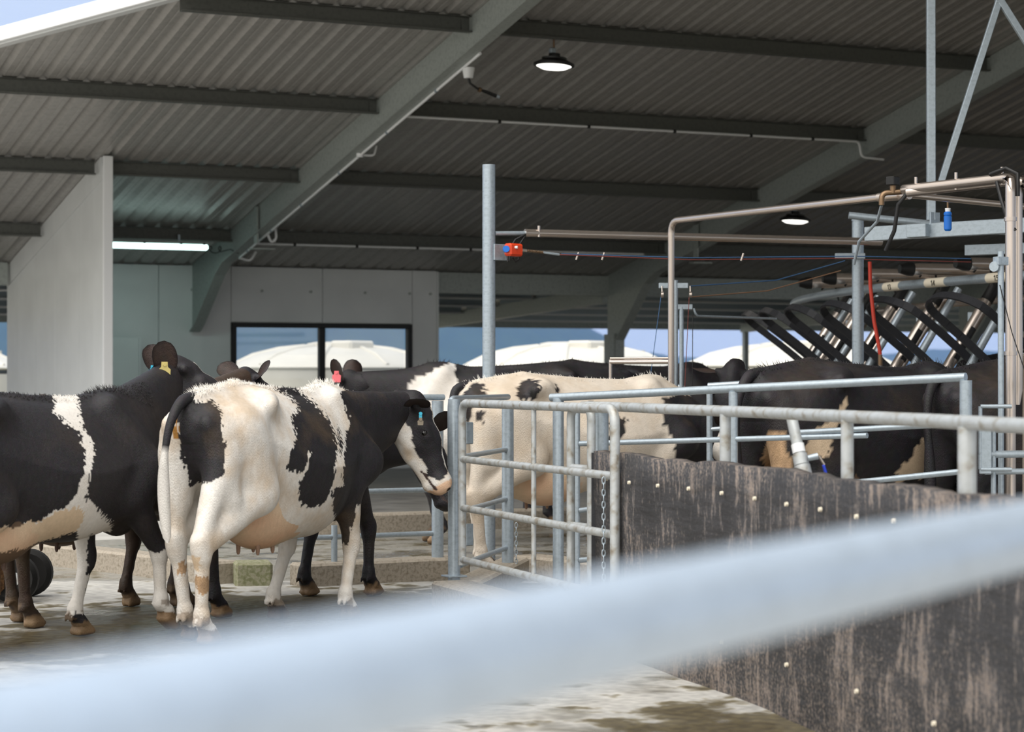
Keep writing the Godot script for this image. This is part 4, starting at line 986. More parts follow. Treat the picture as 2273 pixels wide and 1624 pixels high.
			"feet": stand(-0.66, -0.74, 0.62, 0.70), "poll": Vector3(1.30, 1.46, 0.06), "dir": Vector3(0.45, -0.85, 0.1), "crest": Vector3(0.8, 0.6, 0), "ear": Vector3(-0.01, -0.03, 0.18),
			"patches": [patch(Vector3(0, 1, 0), 0.1, Vector3(1, 0, 0), [-1.2, 1.2, 0.15, 1.2, 0.15, 1.6, -1.2, 1.6], 3)], "label": "black cow with a tan back, facing the camera behind the entry rails"},
		{"id": "boarding", "cell": 0.026, "base": 0, "dirt": 0.4, "at": Vector2(3.620, 14.770), "turn": 60.0, "size": 1.100,
			"feet": stand(-0.66, -0.74, 0.62, 0.70), "poll": Vector3(1.42, 1.25, 0.0), "dir": Vector3(0.7, -0.6, 0.0), "patches": [], "label": "dark brown black cow beside the tall stainless steel pipes"},
		{"id": "milked", "cell": 0.03, "base": 0, "dirt": 0.3, "at": Vector2(5.350, 22.300), "turn": 70.0, "size": 1.050, "lift": 0.2,
			"feet": stand(-0.66, -0.74, 0.62, 0.70), "poll": Vector3(1.42, 1.15, 0.0), "dir": Vector3(0.7, -0.6, 0.0), "patches": [], "label": "black cow standing among the slanted steel pipes of the milking platform"},
	]
	return hd

func ear_tag(t: Node3D, called: String, at: Vector3, bs: Basis, m: Material, wide: float, high: float, text := "") -> void:
	# a plastic flag with a neck and a round button
	var pg := PackedVector2Array([Vector2(-0.25, 0.62), Vector2(0.25, 0.62), Vector2(0.28, 0.30), Vector2(0.5, 0.16), Vector2(0.46, -0.45), Vector2(0.38, -0.5), Vector2(-0.38, -0.5), Vector2(-0.46, -0.45), Vector2(-0.5, 0.16), Vector2(-0.28, 0.30)])
	for i in pg.size(): pg[i] = pg[i] * Vector2(wide, high)
	var mb := MB.new().prism(pg, Vector3.ZERO, Vector3.RIGHT, Vector3.UP, Vector3(0, 0, 0.003))
	mb.tube([Vector3(0, high * 0.45, 0.002), Vector3(0, high * 0.45, 0.009)], 0.011, 12)
	var o := part(t, called, mb, m, at, bs)
	if text:
		var tm := TextMesh.new()
		tm.text = text
		tm.font_size = 32
		tm.pixel_size = wide * 0.42 / 32.0
		tm.depth = 0.001
		part(o, "number", tm, M.ink, Vector3(0, -high * 0.14, 0.0036))

func raise_herd() -> void:
	var specs := herd_specs()
	var made := []
	made.resize(specs.size())
	var job := WorkerThreadPool.add_group_task(func(i: int): made[i] = build_cow(specs[i]), specs.size())
	WorkerThreadPool.wait_for_group_task_completion(job)
	var rng := RandomNumberGenerator.new()
	for i in specs.size():
		var s: Dictionary = specs[i]
		var t := thing("cow", s.label, "cow", w(s.at.x, s.get("lift", 0.0), s.at.y), 0.0, "dairy cows")
		var a := deg_to_rad(s.turn)
		t.basis = Basis(w(sin(a), 0, cos(a)), Vector3.UP, w(cos(a), 0, -sin(a))).scaled_local(Vector3.ONE * s.size)
		part(t, "body", made[i], M.coat)
		var hd: Vector3 = s.dir.normalized()
		var hz := hd.cross(s.get("crest", Vector3.UP)).normalized()
		var hb := Basis(hd, hz.cross(hd).normalized(), hz).scaled_local(Vector3.ONE * float(s.get("head", 1.1)))
		for z in [-1.0, 1.0]:
			var e := MB.new()
			var prof := []
			for q in 9:
				var b := PI * q / 8.0 - PI / 2.0
				prof.append(Vector2(cos(b), sin(b)) * 0.020)
			e.lathe(prof, Vector3.ZERO, 14)
			part(t, "eye", e, M.eye, s.poll + hb * Vector3(0.155, -0.068, 0.096 * z), hb)
		# ridge of hair along the spine and on the tail head
		rng.seed = 100 + i
		var made_v: PackedVector3Array = made[i].v
		var made_n: PackedVector3Array = made[i].n
		var made_c: PackedColorArray = made[i].c
		var pale := [PackedVector3Array(), PackedVector3Array(), PackedFloat32Array()]
		var dark := [PackedVector3Array(), PackedVector3Array(), PackedFloat32Array()]
		var chance := 0.30 if s.get("fine", false) else 0.45
		for k in made_v.size():
			var p := made_v[k]
			if p.y < 1.33 or absf(p.z) > 0.05 or p.x > 1.0 or p.x < -0.97 or made_n[k].y < 0.3: continue
			if rng.randf() > chance: continue
			var tuft: float = 1.0 + 1.6 * exp(-pow((p.x + 0.80) / 0.09, 2.0)) + 1.4 * exp(-pow((p.x - 0.62) / 0.12, 2.0))
			var set_: Array = pale if made_c[k].r > 0.2 else dark
			set_[0].append(p)
			set_[1].append(made_n[k] + Vector3(-0.5 + rng.randf_range(-0.5, 0.5), 0.3, rng.randf_range(-0.5, 0.5)))
			set_[2].append(rng.randf_range(0.010, 0.022) * tuft)
		for q in 2:
			var set_: Array = [pale, dark][q]
			if set_[0].size() > 20:
				var hm := part(t, "back_hair", strands(set_[0], set_[1], set_[2], 0.0022, Color(0.80, 0.76, 0.70) if q == 0 else Color(0.018, 0.016, 0.018), rng), M.hair)
				hm.set_meta("kind", "stuff")
		if s.id == "striding":
			var hp: Vector3 = s.poll
			var look := Basis(Vector3(0.73, 0, 0.68), Vector3.UP, Vector3(-0.68, 0, 0.73))
			ear_tag(t, "ear_tag", hp + hb * (Vector3(-0.06, -0.11, 0.09) + Vector3(-0.05, 0.05, 0.05)) + Vector3(-0.03, -0.05, 0.02), look.rotated(Vector3.UP, 0.2), M.tag_yellow, 0.075, 0.10, "241")
			ear_tag(t, "ear_tag", hp + hb * (Vector3(-0.06, -0.11, -0.09) + Vector3(-0.06, 0.05, -0.04)) + Vector3(-0.03, -0.05, 0.02), look, M.tag_cyan, 0.055, 0.06)
		elif s.id == "piebald":
			var hp: Vector3 = s.poll
			var look := Basis(Vector3(0.57, 0, 0.82), Vector3.UP, Vector3(-0.82, 0, 0.57))
			ear_tag(t, "ear_tag", hp + hb * Vector3(0.03, -0.03, 0.20) + Vector3(-0.03, -0.04, 0.02), look, M.tag_blue if M.has("tag_blue") else M.tag_cyan, 0.02, 0.03)
			ear_tag(t, "ear_tag", hp + hb * Vector3(0.03, -0.03, 0.20) + Vector3(-0.03, -0.08, 0.02), look, M.tag_grey, 0.038, 0.04)
		elif s.id == "leaving" or s.id == "pale":
			var hp: Vector3 = s.poll
			var sz := -1.0 if s.id == "leaving" else 1.0
			var look := Basis(Vector3(-1, 0, 0), Vector3.UP, Vector3(0, 0, -1)) if sz < 0.0 else Basis()
			ear_tag(t, "ear_tag", hp + hb * Vector3(-0.03, 0.01, 0.18 * sz) + Vector3(0, -0.03, 0.03 * sz), look, M.tag_pink, 0.07, 0.08)

# ---------------------------------------------------------------- cattle
# A cow stands at the origin, faces +X, its right side is +Z; metres; hooves on y = 0.
const BLACK := Color(0.016, 0.0145, 0.017)
const WHITE := Color(0.66, 0.63, 0.59)
const CREAM := Color(0.60, 0.46, 0.32)
const TAN := Color(0.40, 0.26, 0.15)
const BROWN := Color(0.040, 0.025, 0.017)
const PINK := Color(0.62, 0.36, 0.23)
const HOOF := Color(0.22, 0.145, 0.08)
const MUZZLE := Color(0.60, 0.40, 0.27)
const COATS := [Color(0.016, 0.0145, 0.017), Color(0.66, 0.63, 0.59), Color(0.60, 0.46, 0.32), Color(0.40, 0.26, 0.15), Color(0.040, 0.025, 0.017), Color(0.62, 0.36, 0.23), Color(0.42, 0.20, 0.045)]

func body_table(fat: float, deep: float) -> Array:
	return [
		[-0.97, 1.315, 1.15, 0.05, 0.2],
		[-0.90, 1.355, 1.02, 0.15, 0.3],
		[-0.80, 1.385, 0.92, 0.215, 0.4],
		[-0.62, 1.415, 0.83, 0.26, 0.45],
		[-0.42, 1.435, 0.76, 0.275, 0.35],
		[-0.22, 1.415, 0.68 - deep * 0.6, 0.30 * fat, 0.38],
		[0.02, 1.385, 0.60 - deep, 0.345 * fat, 0.42],
		[0.27, 1.375, 0.575 - deep, 0.345 * fat, 0.46],
		[0.47, 1.39, 0.60 - deep * 0.7, 0.30, 0.55],
		[0.63, 1.405, 0.635, 0.25, 0.62],
		[0.78, 1.37, 0.665, 0.20, 0.5],
		[0.92, 1.27, 0.72, 0.14, 0.3],
		[1.00, 1.15, 0.82, 0.07, 0.2]]

func leg_chain(s: Dictionary, i: int) -> Array:   # 0 left hind, 1 right hind, 2 left front, 3 right front
	var f: Vector3 = s.feet[i]                      # where the hoof stands
	var z: float = -1.0 if i % 2 == 0 else 1.0
	if i < 2:
		var hip := Vector3(-0.62, 1.12, 0.15 * z)
		var stifle := Vector3(-0.46 + (f.x + 0.72) * 0.35, 0.82 + f.y * 0.4, 0.215 * z)
		var hock := Vector3(f.x - 0.13, 0.535 + f.y, lerpf(f.z, 0.19 * z, 0.35))
		var fet := Vector3(f.x - 0.075, 0.165 + f.y, f.z)
		return [hip, stifle, hock, fet, f]
	var sh := Vector3(0.80, 0.94, 0.185 * z)
	var el := Vector3(0.60 + (f.x - 0.66) * 0.22, 0.80 + f.y * 0.2, 0.175 * z)
	var kn := Vector3(lerpf(el.x, f.x, 0.62) + 0.045, 0.455 + f.y * 0.8, lerpf(f.z, 0.17 * z, 0.4))
	var fe := Vector3(f.x - 0.055, 0.155 + f.y, f.z)
	return [sh, el, kn, fe, f]

func cow_arrays(s: Dictionary) -> Array:
	var cell: float = s.cell
	var fat: float = s.get("fat", 1.0)
	var lo := Vector3(-1.15, -0.02, -0.52)
	var hi := Vector3(1.12, 1.52, 0.52)
	var poll: Vector3 = s.poll
	lo = lo.min(poll - Vector3(0.3, 0.4, 0.3)); hi = hi.max(poll + Vector3(0.25, 0.2, 0.3))
	lo.y = -0.02
	for p in s.feet:
		lo = lo.min(p - Vector3(0.3, 0.0, 0.15)); hi = hi.max(p + Vector3(0.2, 0.0, 0.15))
	lo.y = -0.02
	var g := Field.new(lo, hi, cell)
	g.torso(body_table(fat, s.get("deep", 0.0)))
	# hip hooks, pin bones, tail head, spine, shoulder blades, ribs
	for z in [-1.0, 1.0]:
		g.bone(Vector3(-0.36, 1.34, 0.17 * z), Vector3(-0.46, 1.325, 0.245 * z), 0.055, 0.045, 0.14)
		g.bone(Vector3(-0.88, 1.24, 0.10 * z), Vector3(-0.93, 1.225, 0.115 * z), 0.06, 0.045, 0.07)
		g.bone(Vector3(0.56, 1.33, 0.09 * z), Vector3(0.78, 0.95, 0.19 * z), 0.085, 0.115, 0.09, 0.85)
		g.bone(Vector3(0.78, 0.96, 0.18 * z), Vector3(0.60, 0.82, 0.175 * z), 0.12, 0.10, 0.08)
		g.bone(Vector3(-0.66, 1.15, 0.15 * z), Vector3(-0.56, 0.90, 0.19 * z), 0.17, 0.13, 0.09, 0.8)
		g.bone(Vector3(-0.84, 1.14, 0.12 * z), Vector3(-0.79, 0.80, 0.16 * z), 0.10, 0.085, 0.09)
	g.bone(Vector3(-0.90, 1.355, 0), Vector3(-0.45, 1.425, 0), 0.035, 0.03, 0.05)
	g.bone(Vector3(-0.45, 1.42, 0), Vector3(0.45, 1.372, 0), 0.022, 0.025, 0.05)
	g.bone(Vector3(0.45, 1.375, 0), Vector3(0.68, 1.392, 0), 0.03, 0.03, 0.06)
	# udder
	if s.get("udder", true):
		g.blob(Vector3(s.get("udder_x", -0.27), 0.67, 0), Vector3(0.31, 0.195, 0.195), 0.09)
		g.blob(Vector3(-0.56, 0.74, 0), Vector3(0.13, 0.19, 0.14), 0.06)
	# legs
	for i in 4:
		var c := leg_chain(s, i)
		var z: float = -1.0 if i % 2 == 0 else 1.0
		if i < 2:
			g.bone(c[0], c[1], 0.16, 0.115, 0.08, 0.8)
			g.bone(c[1], c[2], 0.105, 0.056, 0.06, 0.85)
			g.bone(c[0] + Vector3(-0.2, -0.08, 0.0), c[2] + Vector3(0.0, 0.07, 0), 0.085, 0.048, 0.07)
			g.bone(c[2] + Vector3(-0.035, 0.045, 0), c[2] + Vector3(0.005, -0.04, 0), 0.040, 0.05, 0.03)
			g.bone(c[2] + Vector3(0.01, 0.0, 0), c[3], 0.050, 0.038, 0.03, 0.9)
		else:
			g.bone(c[1], c[2], 0.098, 0.052, 0.06, 0.9)
			g.bone(c[1] + Vector3(-0.04, 0.06, 0), c[1].lerp(c[2], 0.45), 0.07, 0.05, 0.05)
			g.bone(c[2] + Vector3(0, 0.025, 0), c[2] + Vector3(0, -0.03, 0), 0.056, 0.050, 0.02)
			g.bone(c[2], c[3], 0.043, 0.035, 0.025)
		var f: Vector3 = c[4]
		var fet: Vector3 = c[3]
		var fx := (f - fet); fx.y = 0.0
		var fwd := fx.normalized() if fx.length() > 0.03 else Vector3(1, 0, 0)
		if s.has("toe") and i == 3: fwd = s.toe
		g.bone(fet + Vector3(0, 0.01, 0), fet + Vector3(0, -0.02, 0), 0.047, 0.044, 0.02)
		var sd := Vector3(-fwd.z, 0, fwd.x).normalized()
		for e in [-1.0, 1.0]:
			var top: Vector3 = f + Vector3(0, 0.085, 0) - fwd * 0.02 + sd * 0.02 * e
			g.bone(fet - Vector3(0, 0.02, 0) + sd * 0.012 * e, top, 0.034, 0.034, 0.015)
			g.bone(top, f + Vector3(0, 0.03, 0) + fwd * 0.045 + sd * 0.027 * e, 0.036, 0.026, 0.012)
			g.bone(f + Vector3(0, 0.028, 0) - fwd * 0.035 + sd * 0.024 * e, f + Vector3(0, 0.026, 0) + fwd * 0.05 + sd * 0.027 * e, 0.030, 0.025, 0.012)
			g.bone(fet + Vector3(0, -0.035, 0) - fwd * 0.045 + sd * 0.02 * e, fet + Vector3(0, -0.055, 0) - fwd * 0.05 + sd * 0.02 * e, 0.016, 0.012, 0.01)
	# neck
	var hd: Vector3 = s.dir.normalized()
	var hz: Vector3 = hd.cross(s.get("crest", Vector3.UP)).normalized()
	var hy := hz.cross(hd).normalized()
	var hb := Basis(hd, hy, hz).scaled_local(Vector3.ONE * float(s.get("head", 1.1)))
	var nape := poll + hb * Vector3(-0.02, -0.07, 0)
	var throat := poll + hb * Vector3(0.03, -0.20, 0)
	var mid := Vector3(0.70, 1.16, 0).lerp(nape, 0.5)
	g.bone(Vector3(0.60, 1.27, 0), nape, 0.13, 0.085, 0.09, 0.8)
	g.bone(Vector3(0.72, 1.10, 0), nape.lerp(throat, 0.4), 0.21, 0.10, 0.10, 0.75)
	g.bone(Vector3(0.84, 0.96, 0), throat, 0.17, 0.085, 0.10, 0.7)
	g.bone(Vector3(0.86, 0.80, 0), throat.lerp(Vector3(0.86, 0.8, 0), 0.55), 0.10, 0.06, 0.10, 0.5)
	g.bone(Vector3(0.86, 0.84, 0), Vector3(0.72, 0.69, 0), 0.12, 0.10, 0.08, 0.8)
	g.cut_floor()
	var body := g.nets()
	# head on a finer grid, in its own axes: origin at the poll, +X to the muzzle, +Y to the forehead
	var k := Field.new(Vector3(-0.14, -0.32, -0.20), Vector3(0.56, 0.09, 0.20), float(s.get("head_cell", cell * 0.55)))
	k.bone(Vector3(0.0, -0.075, 0), Vector3(0.19, -0.085, 0), 0.085, 0.088, 0.03, 1.05)
	k.bone(Vector3(0.17, -0.085, 0), Vector3(0.42, -0.125, 0), 0.085, 0.058, 0.04, 0.92)
	k.bone(Vector3(0.02, -0.155, 0), Vector3(0.22, -0.165, 0), 0.09, 0.07, 0.05, 0.72)
	k.bone(Vector3(0.20, -0.165, 0), Vector3(0.41, -0.178, 0), 0.062, 0.040, 0.04, 0.8)
	k.bone(Vector3(0.435, -0.125, -0.012), Vector3(0.435, -0.125, 0.012), 0.062, 0.062, 0.03, 1.0)
	k.bone(Vector3(0.45, -0.15, -0.025), Vector3(0.45, -0.15, 0.025), 0.042, 0.042, 0.03)
	k.bone(Vector3(0.42, -0.195, -0.012), Vector3(0.42, -0.195, 0.012), 0.030, 0.030, 0.02)
	k.bone(Vector3(-0.03, -0.03, 0), Vector3(0.05, -0.02, 0), 0.062, 0.055, 0.05, 0.9)
	for z in [-1.0, 1.0]:
		k.bone(Vector3(0.09, -0.15, 0.045 * z), Vector3(0.16, -0.155, 0.045 * z), 0.068, 0.055, 0.04, 0.8)
		k.bone(Vector3(0.13, -0.055, 0.075 * z), Vector3(0.175, -0.065, 0.078 * z), 0.036, 0.030, 0.03)
		k.bone(Vector3(0.02, -0.04, 0.07 * z), Vector3(0.0, -0.035, 0.11 * z), 0.035, 0.026, 0.03)
		k.bone(Vector3(0.472, -0.105, 0.034 * z), Vector3(0.455, -0.10, 0.036 * z), 0.022, 0.024, 0.012)
	k.bone(Vector3(-0.09, -0.13, 0), Vector3(0.05, -0.12, 0), 0.08, 0.085, 0.05, 0.8)
	var head := k.nets()
	return [body, head, hb, poll]

func coat(s: Dictionary, p: Vector3, nn: Vector3) -> Color:
	var a := hair.get_noise_3d(p.x * 900.0, p.y * 260.0, p.z * 900.0)
	var b := hair.get_noise_3d(p.x * 210.0 + 70.0, p.y * 160.0, p.z * 210.0)
	var low := hair.get_noise_3d(p.x * 46.0 - 30.0, p.y * 46.0, p.z * 46.0)
	var j := Vector3(a * 0.016 + b * 0.020, a * 0.026 + b * 0.020, a * 0.016 - b * 0.020)
	var q := p + j
	var col: int = s.base
	for f in s.patches:
		if nn.dot(f[0]) < f[1]: continue
		var q2 := Vector2(f[2].dot(q), q.y)
		if f[5].has_point(q2) and Geometry2D.is_point_in_polygon(q2, f[3]):
			col = f[4]
	for f in s.get("socks", []):     # [min x, max x, side (-1, 0, 1), below y, coat]
		if q.x > f[0] and q.x < f[1] and q.z * f[2] >= 0.0 and q.y < f[3]: col = f[4]
	var out: Color = COATS[col]
	var dirt: float = s.get("dirt", 0.35)
	if col == 1 and s.has("white"): out = s.white
	if col == 1 or col == 2:
		out = out.lerp(Color(0.50, 0.38, 0.26), minf(clampf(0.25 + low * 0.9 + b * 0.5, 0.0, 1.0) * dirt, 1.0))
		out *= 1.0 + a * 0.10
	else:
		out = out.lerp(Color(0.07, 0.048, 0.03), clampf(low * 1.1 - 0.05 + b * 0.3, 0.0, 0.8) * dirt * 1.1)
		out *= 1.0 + a * 0.35
	if s.get("udder", true):
		var e := ((p - Vector3(s.get("udder_x", -0.27) - 0.06, 0.65, 0)) / Vector3(0.36, 0.25, 0.245))
		if e.length() + b * 0.12 < 1.0 and p.x < 0.12 and absf(p.z) < 0.2:
			out = PINK.lerp(CREAM, clampf(0.75 + low, 0.0, 1.0)) * (1.0 + a * 0.1) if col == 1 or col == 2 else Color(0.12, 0.075, 0.05)
	var fy := 1.0
	for f in s.feet:
		if Vector2(p.x - f.x, p.z - f.z).length() < 0.16: fy = p.y - f.y
	if fy < 0.085 + b * 0.02: out = HOOF.lerp(BROWN, clampf(0.45 + low * 1.5, 0.0, 1.0))
	elif fy < 0.16 and low + b * 0.6 > 0.05: out = out.lerp(Color(0.14, 0.09, 0.05), 0.6)
	out.a = 1.0
	return out

func face(s: Dictionary, p: Vector3, nn: Vector3) -> Color:
	var a := hair.get_noise_3d(p.x * 700.0 + 9.0, p.y * 700.0, p.z * 700.0)
	var b := hair.get_noise_3d(p.x * 200.0, p.y * 200.0 + 40.0, p.z * 200.0)
	var q := p + Vector3(a * 0.007 + b * 0.01, b * 0.012, b * 0.01)
	var col: int = s.get("face_base", 0)
	var q2 := Vector2(q.x, q.y)
	for f in s.get("face", []):
		if Geometry2D.is_point_in_polygon(q2, f[0]): col = f[1]
	if s.has("blaze") and absf(q.z) < s.blaze and nn.y > 0.45 and q.x > 0.05: col = 1
	var out: Color = COATS[col]
	if col == 1: out = out.lerp(Color(0.50, 0.38, 0.26), clampf(0.3 + b, 0.0, 1.0) * s.get("dirt", 0.35))
	out *= 1.0 + a * (0.10 if col == 1 else 0.3)
	if q.x > 0.445: out = MUZZLE * (1.0 + b * 0.3) if s.get("pink_nose", false) else Color(0.03, 0.025, 0.025)
	if Vector3(p.x - 0.485, p.y + 0.105, absf(p.z) - 0.036).length() < 0.017: out = Color(0.02, 0.012, 0.01)
	if p.x > 0.33 and p.x < 0.46 and absf(p.y + 0.172 + (0.44 - p.x) * 0.12) < 0.007: out = Color(0.05, 0.03, 0.025)
	out.a = 1.0
	return out

func put(mb: MB, net: Array, fine: bool, colour: Callable, move: Transform3D) -> void:
	var vs: PackedVector3Array = net[0]
	var ns: PackedVector3Array = net[1]
	var qs: PackedInt32Array = net[2]
	if not fine:
		var st := mb.v.size()
		for i in vs.size():
			mb.vert(move * vs[i], (move.basis * ns[i]).normalized(), Vector2.ZERO, colour.call(vs[i], ns[i]))
		for i in range(0, qs.size(), 4):
			var a := st + qs[i]; var b := st + qs[i + 1]; var c := st + qs[i + 2]; var d := st + qs[i + 3]
			mb.ix.append_array(PackedInt32Array([a, b, c, a, c, d]))
		return
	# each quad in four, so that the edges of the markings are sharp
	var st := mb.v.size()
	for i in vs.size():
		mb.vert(move * vs[i], (move.basis * ns[i]).normalized(), Vector2.ZERO, colour.call(vs[i], ns[i]))
	var mids := {}
	for i in range(0, qs.size(), 4):
		var w := [qs[i], qs[i + 1], qs[i + 2], qs[i + 3]]
		var e := [0, 0, 0, 0]
		var cp := Vector3.ZERO
		var cn := Vector3.ZERO
		for j in 4:
			var a: int = w[j]
			var b: int = w[(j + 1) % 4]
			var key := (mini(a, b) << 24) | maxi(a, b)
			var m: int = mids.get(key, -1)
			if m < 0:
				var nn := (ns[a] + ns[b]).normalized()
				# bulge the middle of the edge so that the outline stays round
				var d := vs[b] - vs[a]
				var pp := (vs[a] + vs[b]) * 0.5 + nn * clampf((ns[b] - ns[a]).dot(d) * 0.125, -0.003, 0.003)
				m = mb.vert(move * pp, (move.basis * nn).normalized(), Vector2.ZERO, colour.call(pp, nn))
				mids[key] = m
			e[j] = m
			cp += vs[a]; cn += ns[a]
		cp *= 0.25; cn = cn.normalized()
		var cc := mb.vert(move * cp, (move.basis * cn).normalized(), Vector2.ZERO, colour.call(cp, cn))
		for j in 4:
			var a: int = st + w[j]
			var b: int = e[j]
			var d: int = e[(j + 3) % 4]
			mb.ix.append_array(PackedInt32Array([a, b, cc, a, cc, d]))

func ear(mb: MB, hb: Basis, poll: Vector3, z: float, tip: Vector3, s: Dictionary, front: Vector3) -> void:
	# a cupped leaf with a thick rim; tip and front in the head's axes
	var root: Vector3 = s.get("ear_root", Vector3(0.0, -0.04, 0.10)) * Vector3(1, 1, z)
	var ln := tip.normalized()
	var fr := (front - ln * front.dot(ln)).normalized()
	var sd := ln.cross(fr)
	var len := tip.length()
	var rows := 9
	var cols := 8
	for side in 2:
		var st := mb.v.size()
		for i in rows + 1:
			var t := float(i) / rows
			var wd := maxf(0.024, 0.066 * sqrt(maxf(0.0, 1.0 - pow(absf((t - 0.54) / 0.48), 2.3)))) if t < 0.97 else 0.016
			for j in cols + 1:
				var w := float(j) / cols * 2.0 - 1.0
				var cup := (w * w - 0.55) * 0.030 * sin(PI * clampf(t + 0.12, 0.0, 1.0)) - 0.02 * t * t
				var p := root + ln * len * 1.12 * t + sd * wd * 1.1 * w + fr * (cup + (0.008 if side == 0 else 0.0) * (1.0 - w * w) * (1.0 - t * t))
				var nn := (fr if side == 0 else -fr) + sd * (-w * 0.7 if side == 0 else w * 0.9)
				var a := hair.get_noise_3d(p.x * 800.0, p.y * 800.0, p.z * 800.0)
				var col := Color(0.035, 0.022, 0.018) * (1.0 + a * 0.5)
				if side == 0: col = Color(0.036, 0.023, 0.019) * (1.0 + a * 0.4)
				if absf(w) > 0.8 or t > 0.9: col = Color(0.012, 0.010, 0.010)
				if s.has("ear_col"): col = s.ear_col * (1.0 + a * 0.3)
				col.a = 1.0
				mb.vert(poll + hb * p, (hb * nn).normalized(), Vector2.ZERO, col)
		for i in rows:
			for j in cols:
				var a := st + i * (cols + 1) + j
				var b := a + cols + 1
				if side == 1: mb.ix.append_array(PackedInt32Array([a, a + 1, b, b, a + 1, b + 1]))
				else: mb.ix.append_array(PackedInt32Array([a, b, a + 1, a + 1, b, b + 1]))

func build_cow(s: Dictionary) -> MB:
	var mb := MB.new()
	mb.use_c = true
	var arr := cow_arrays(s)
	put(mb, arr[0], s.get("fine", false), func(p, nn): return coat(s, p, nn), Transform3D())
	var tf := Transform3D(arr[2], arr[3])
	put(mb, arr[1], false, func(p, nn): return face(s, p, nn), tf)
	for z in [-1.0, 1.0]:
		var tip: Vector3 = s.get("ear", Vector3(-0.07, 0.045, 0.165))
		if z < 0.0: tip = s.get("ear_left", tip)
		ear(mb, arr[2], arr[3], z, Vector3(tip.x, tip.y, tip.z * z), s, s.get("ear_front", Vector3(0.8, -0.5, 0.2 * z)))
	# teats
	if s.get("udder", true):
		for q in 4:
			var tp := Vector3(s.get("udder_x", -0.27) + 0.05 - 0.17 * (q / 2), 0.50, 0.065 * (1 - 2 * (q % 2)))
			var st := mb.v.size()
			mb.tube([tp + Vector3(0, 0.03, 0), tp, tp - Vector3(0, 0.035, 0), tp - Vector3(0, 0.05, 0)], [0.016, 0.014, 0.012, 0.006], 8)
			var tc := Color(0.30, 0.19, 0.13) if s.base == 1 else Color(0.10, 0.06, 0.045)
			for i in range(st, mb.v.size()): mb.c[i] = tc
	# tail: a smooth rope that ends in the switch
	var pts := []
	var rr := []
	var way: Array = s.get("tail", [Vector3(-0.86, 1.36, 0), Vector3(-0.99, 1.33, 0), Vector3(-1.05, 1.18, 0), Vector3(-1.04, 0.95, 0), Vector3(-1.03, 0.7, 0), Vector3(-1.03, 0.42, 0)])
	for i in way.size() - 1:
		for j in 5:
			var t := j / 5.0
			pts.append(way[i].cubic_interpolate(way[i + 1], way[maxi(i - 1, 0)], way[mini(i + 2, way.size() - 1)], t))
	pts.append(way[-1])
	for i in pts.size():
		var t := float(i) / (pts.size() - 1)
		rr.append(lerpf(0.040, 0.019, minf(t * 1.8, 1.0)) + (0.016 * sin(PI * (t - 0.55) / 0.45) if t > 0.55 else 0.0) if t < 0.985 else 0.006)
	var st := mb.v.size()
	mb.tube(pts, rr, 12)
	for i in range(st, mb.v.size()):
		var p := mb.v[i]
		var a := hair.get_noise_3d(p.x * 800.0, p.y * 150.0, p.z * 800.0)
		var wh: bool = p.y + a * 0.03 < s.get("switch_white", -1.0)
		mb.c[i] = (COATS[1] * (0.85 + a * 0.2)) if wh else (COATS[s.get("tail_coat", 0)] * (1.0 + a * 0.3))
	return mb

# strands of hair: thin three-sided blades that stand on the coat
func strands(roots: PackedVector3Array, dirs: PackedVector3Array, lengths: PackedFloat32Array, wide: float, col: Color, rng: RandomNumberGenerator) -> MB:
	var mb := MB.new()
	mb.use_c = true
	for i in roots.size():
		var d := dirs[i].normalized()
		var sd := d.cross(Vector3(rng.randf() - 0.5, rng.randf() - 0.5, rng.randf() - 0.5)).normalized() * wide
		var s2 := d.cross(sd).normalized() * wide
		var tip := roots[i] + d * lengths[i] + Vector3(rng.randf() - 0.5, -0.2, rng.randf() - 0.5) * lengths[i] * 0.25
		var c := col * rng.randf_range(0.75, 1.1)
		c.a = 1.0
		var b := mb.v.size()
		for o in [sd, -sd * 0.5 + s2, -sd * 0.5 - s2]:
			mb.vert(roots[i] + o, o.normalized(), Vector2.ZERO, c)
		mb.vert(tip, d, Vector2.ZERO, c)
		mb.ix.append_array(PackedInt32Array([b, b + 3, b + 1, b + 1, b + 3, b + 2, b + 2, b + 3, b]))
	return mb

# ---------------------------------------------------------------- naming and placing
func numbered(called: String) -> String:
	taken[called] = taken.get(called, -1) + 1
	return called if taken[called] == 0 else "%s_%03d" % [called, taken[called]]

func tag(o: Node, label := "", category := "", group := "", kind := "") -> void:
	if label: o.set_meta("label", label)
	if category: o.set_meta("category", category)
	if group: o.set_meta("group", group)
	if kind: o.set_meta("kind", kind)

func thing(called: String, label: String, category: String, at := Vector3.ZERO, turn := 0.0, group := "", kind := "") -> Node3D:
	var o := Node3D.new()
	o.name = numbered(called)
	add_child(o)
	o.position = at
	o.rotation.y = turn
	tag(o, label, category, group, kind)
	return o

func part(parent: Node, called: String, mb, m: Material, at := Vector3.ZERO, bs := Basis()) -> MeshInstance3D:
	var o := MeshInstance3D.new()
	o.name = called if parent != self else numbered(called)
	o.mesh = mb.mesh() if mb is MB else mb
	o.material_override = m
	o.transform = Transform3D(bs, at)
	parent.add_child(o, true)
	return o

# pipe points given in the world, moved into the axes of an unturned thing
func rel(t: Node3D, pts: Array) -> Array:
	return pts.map(func(p): return p - t.position)

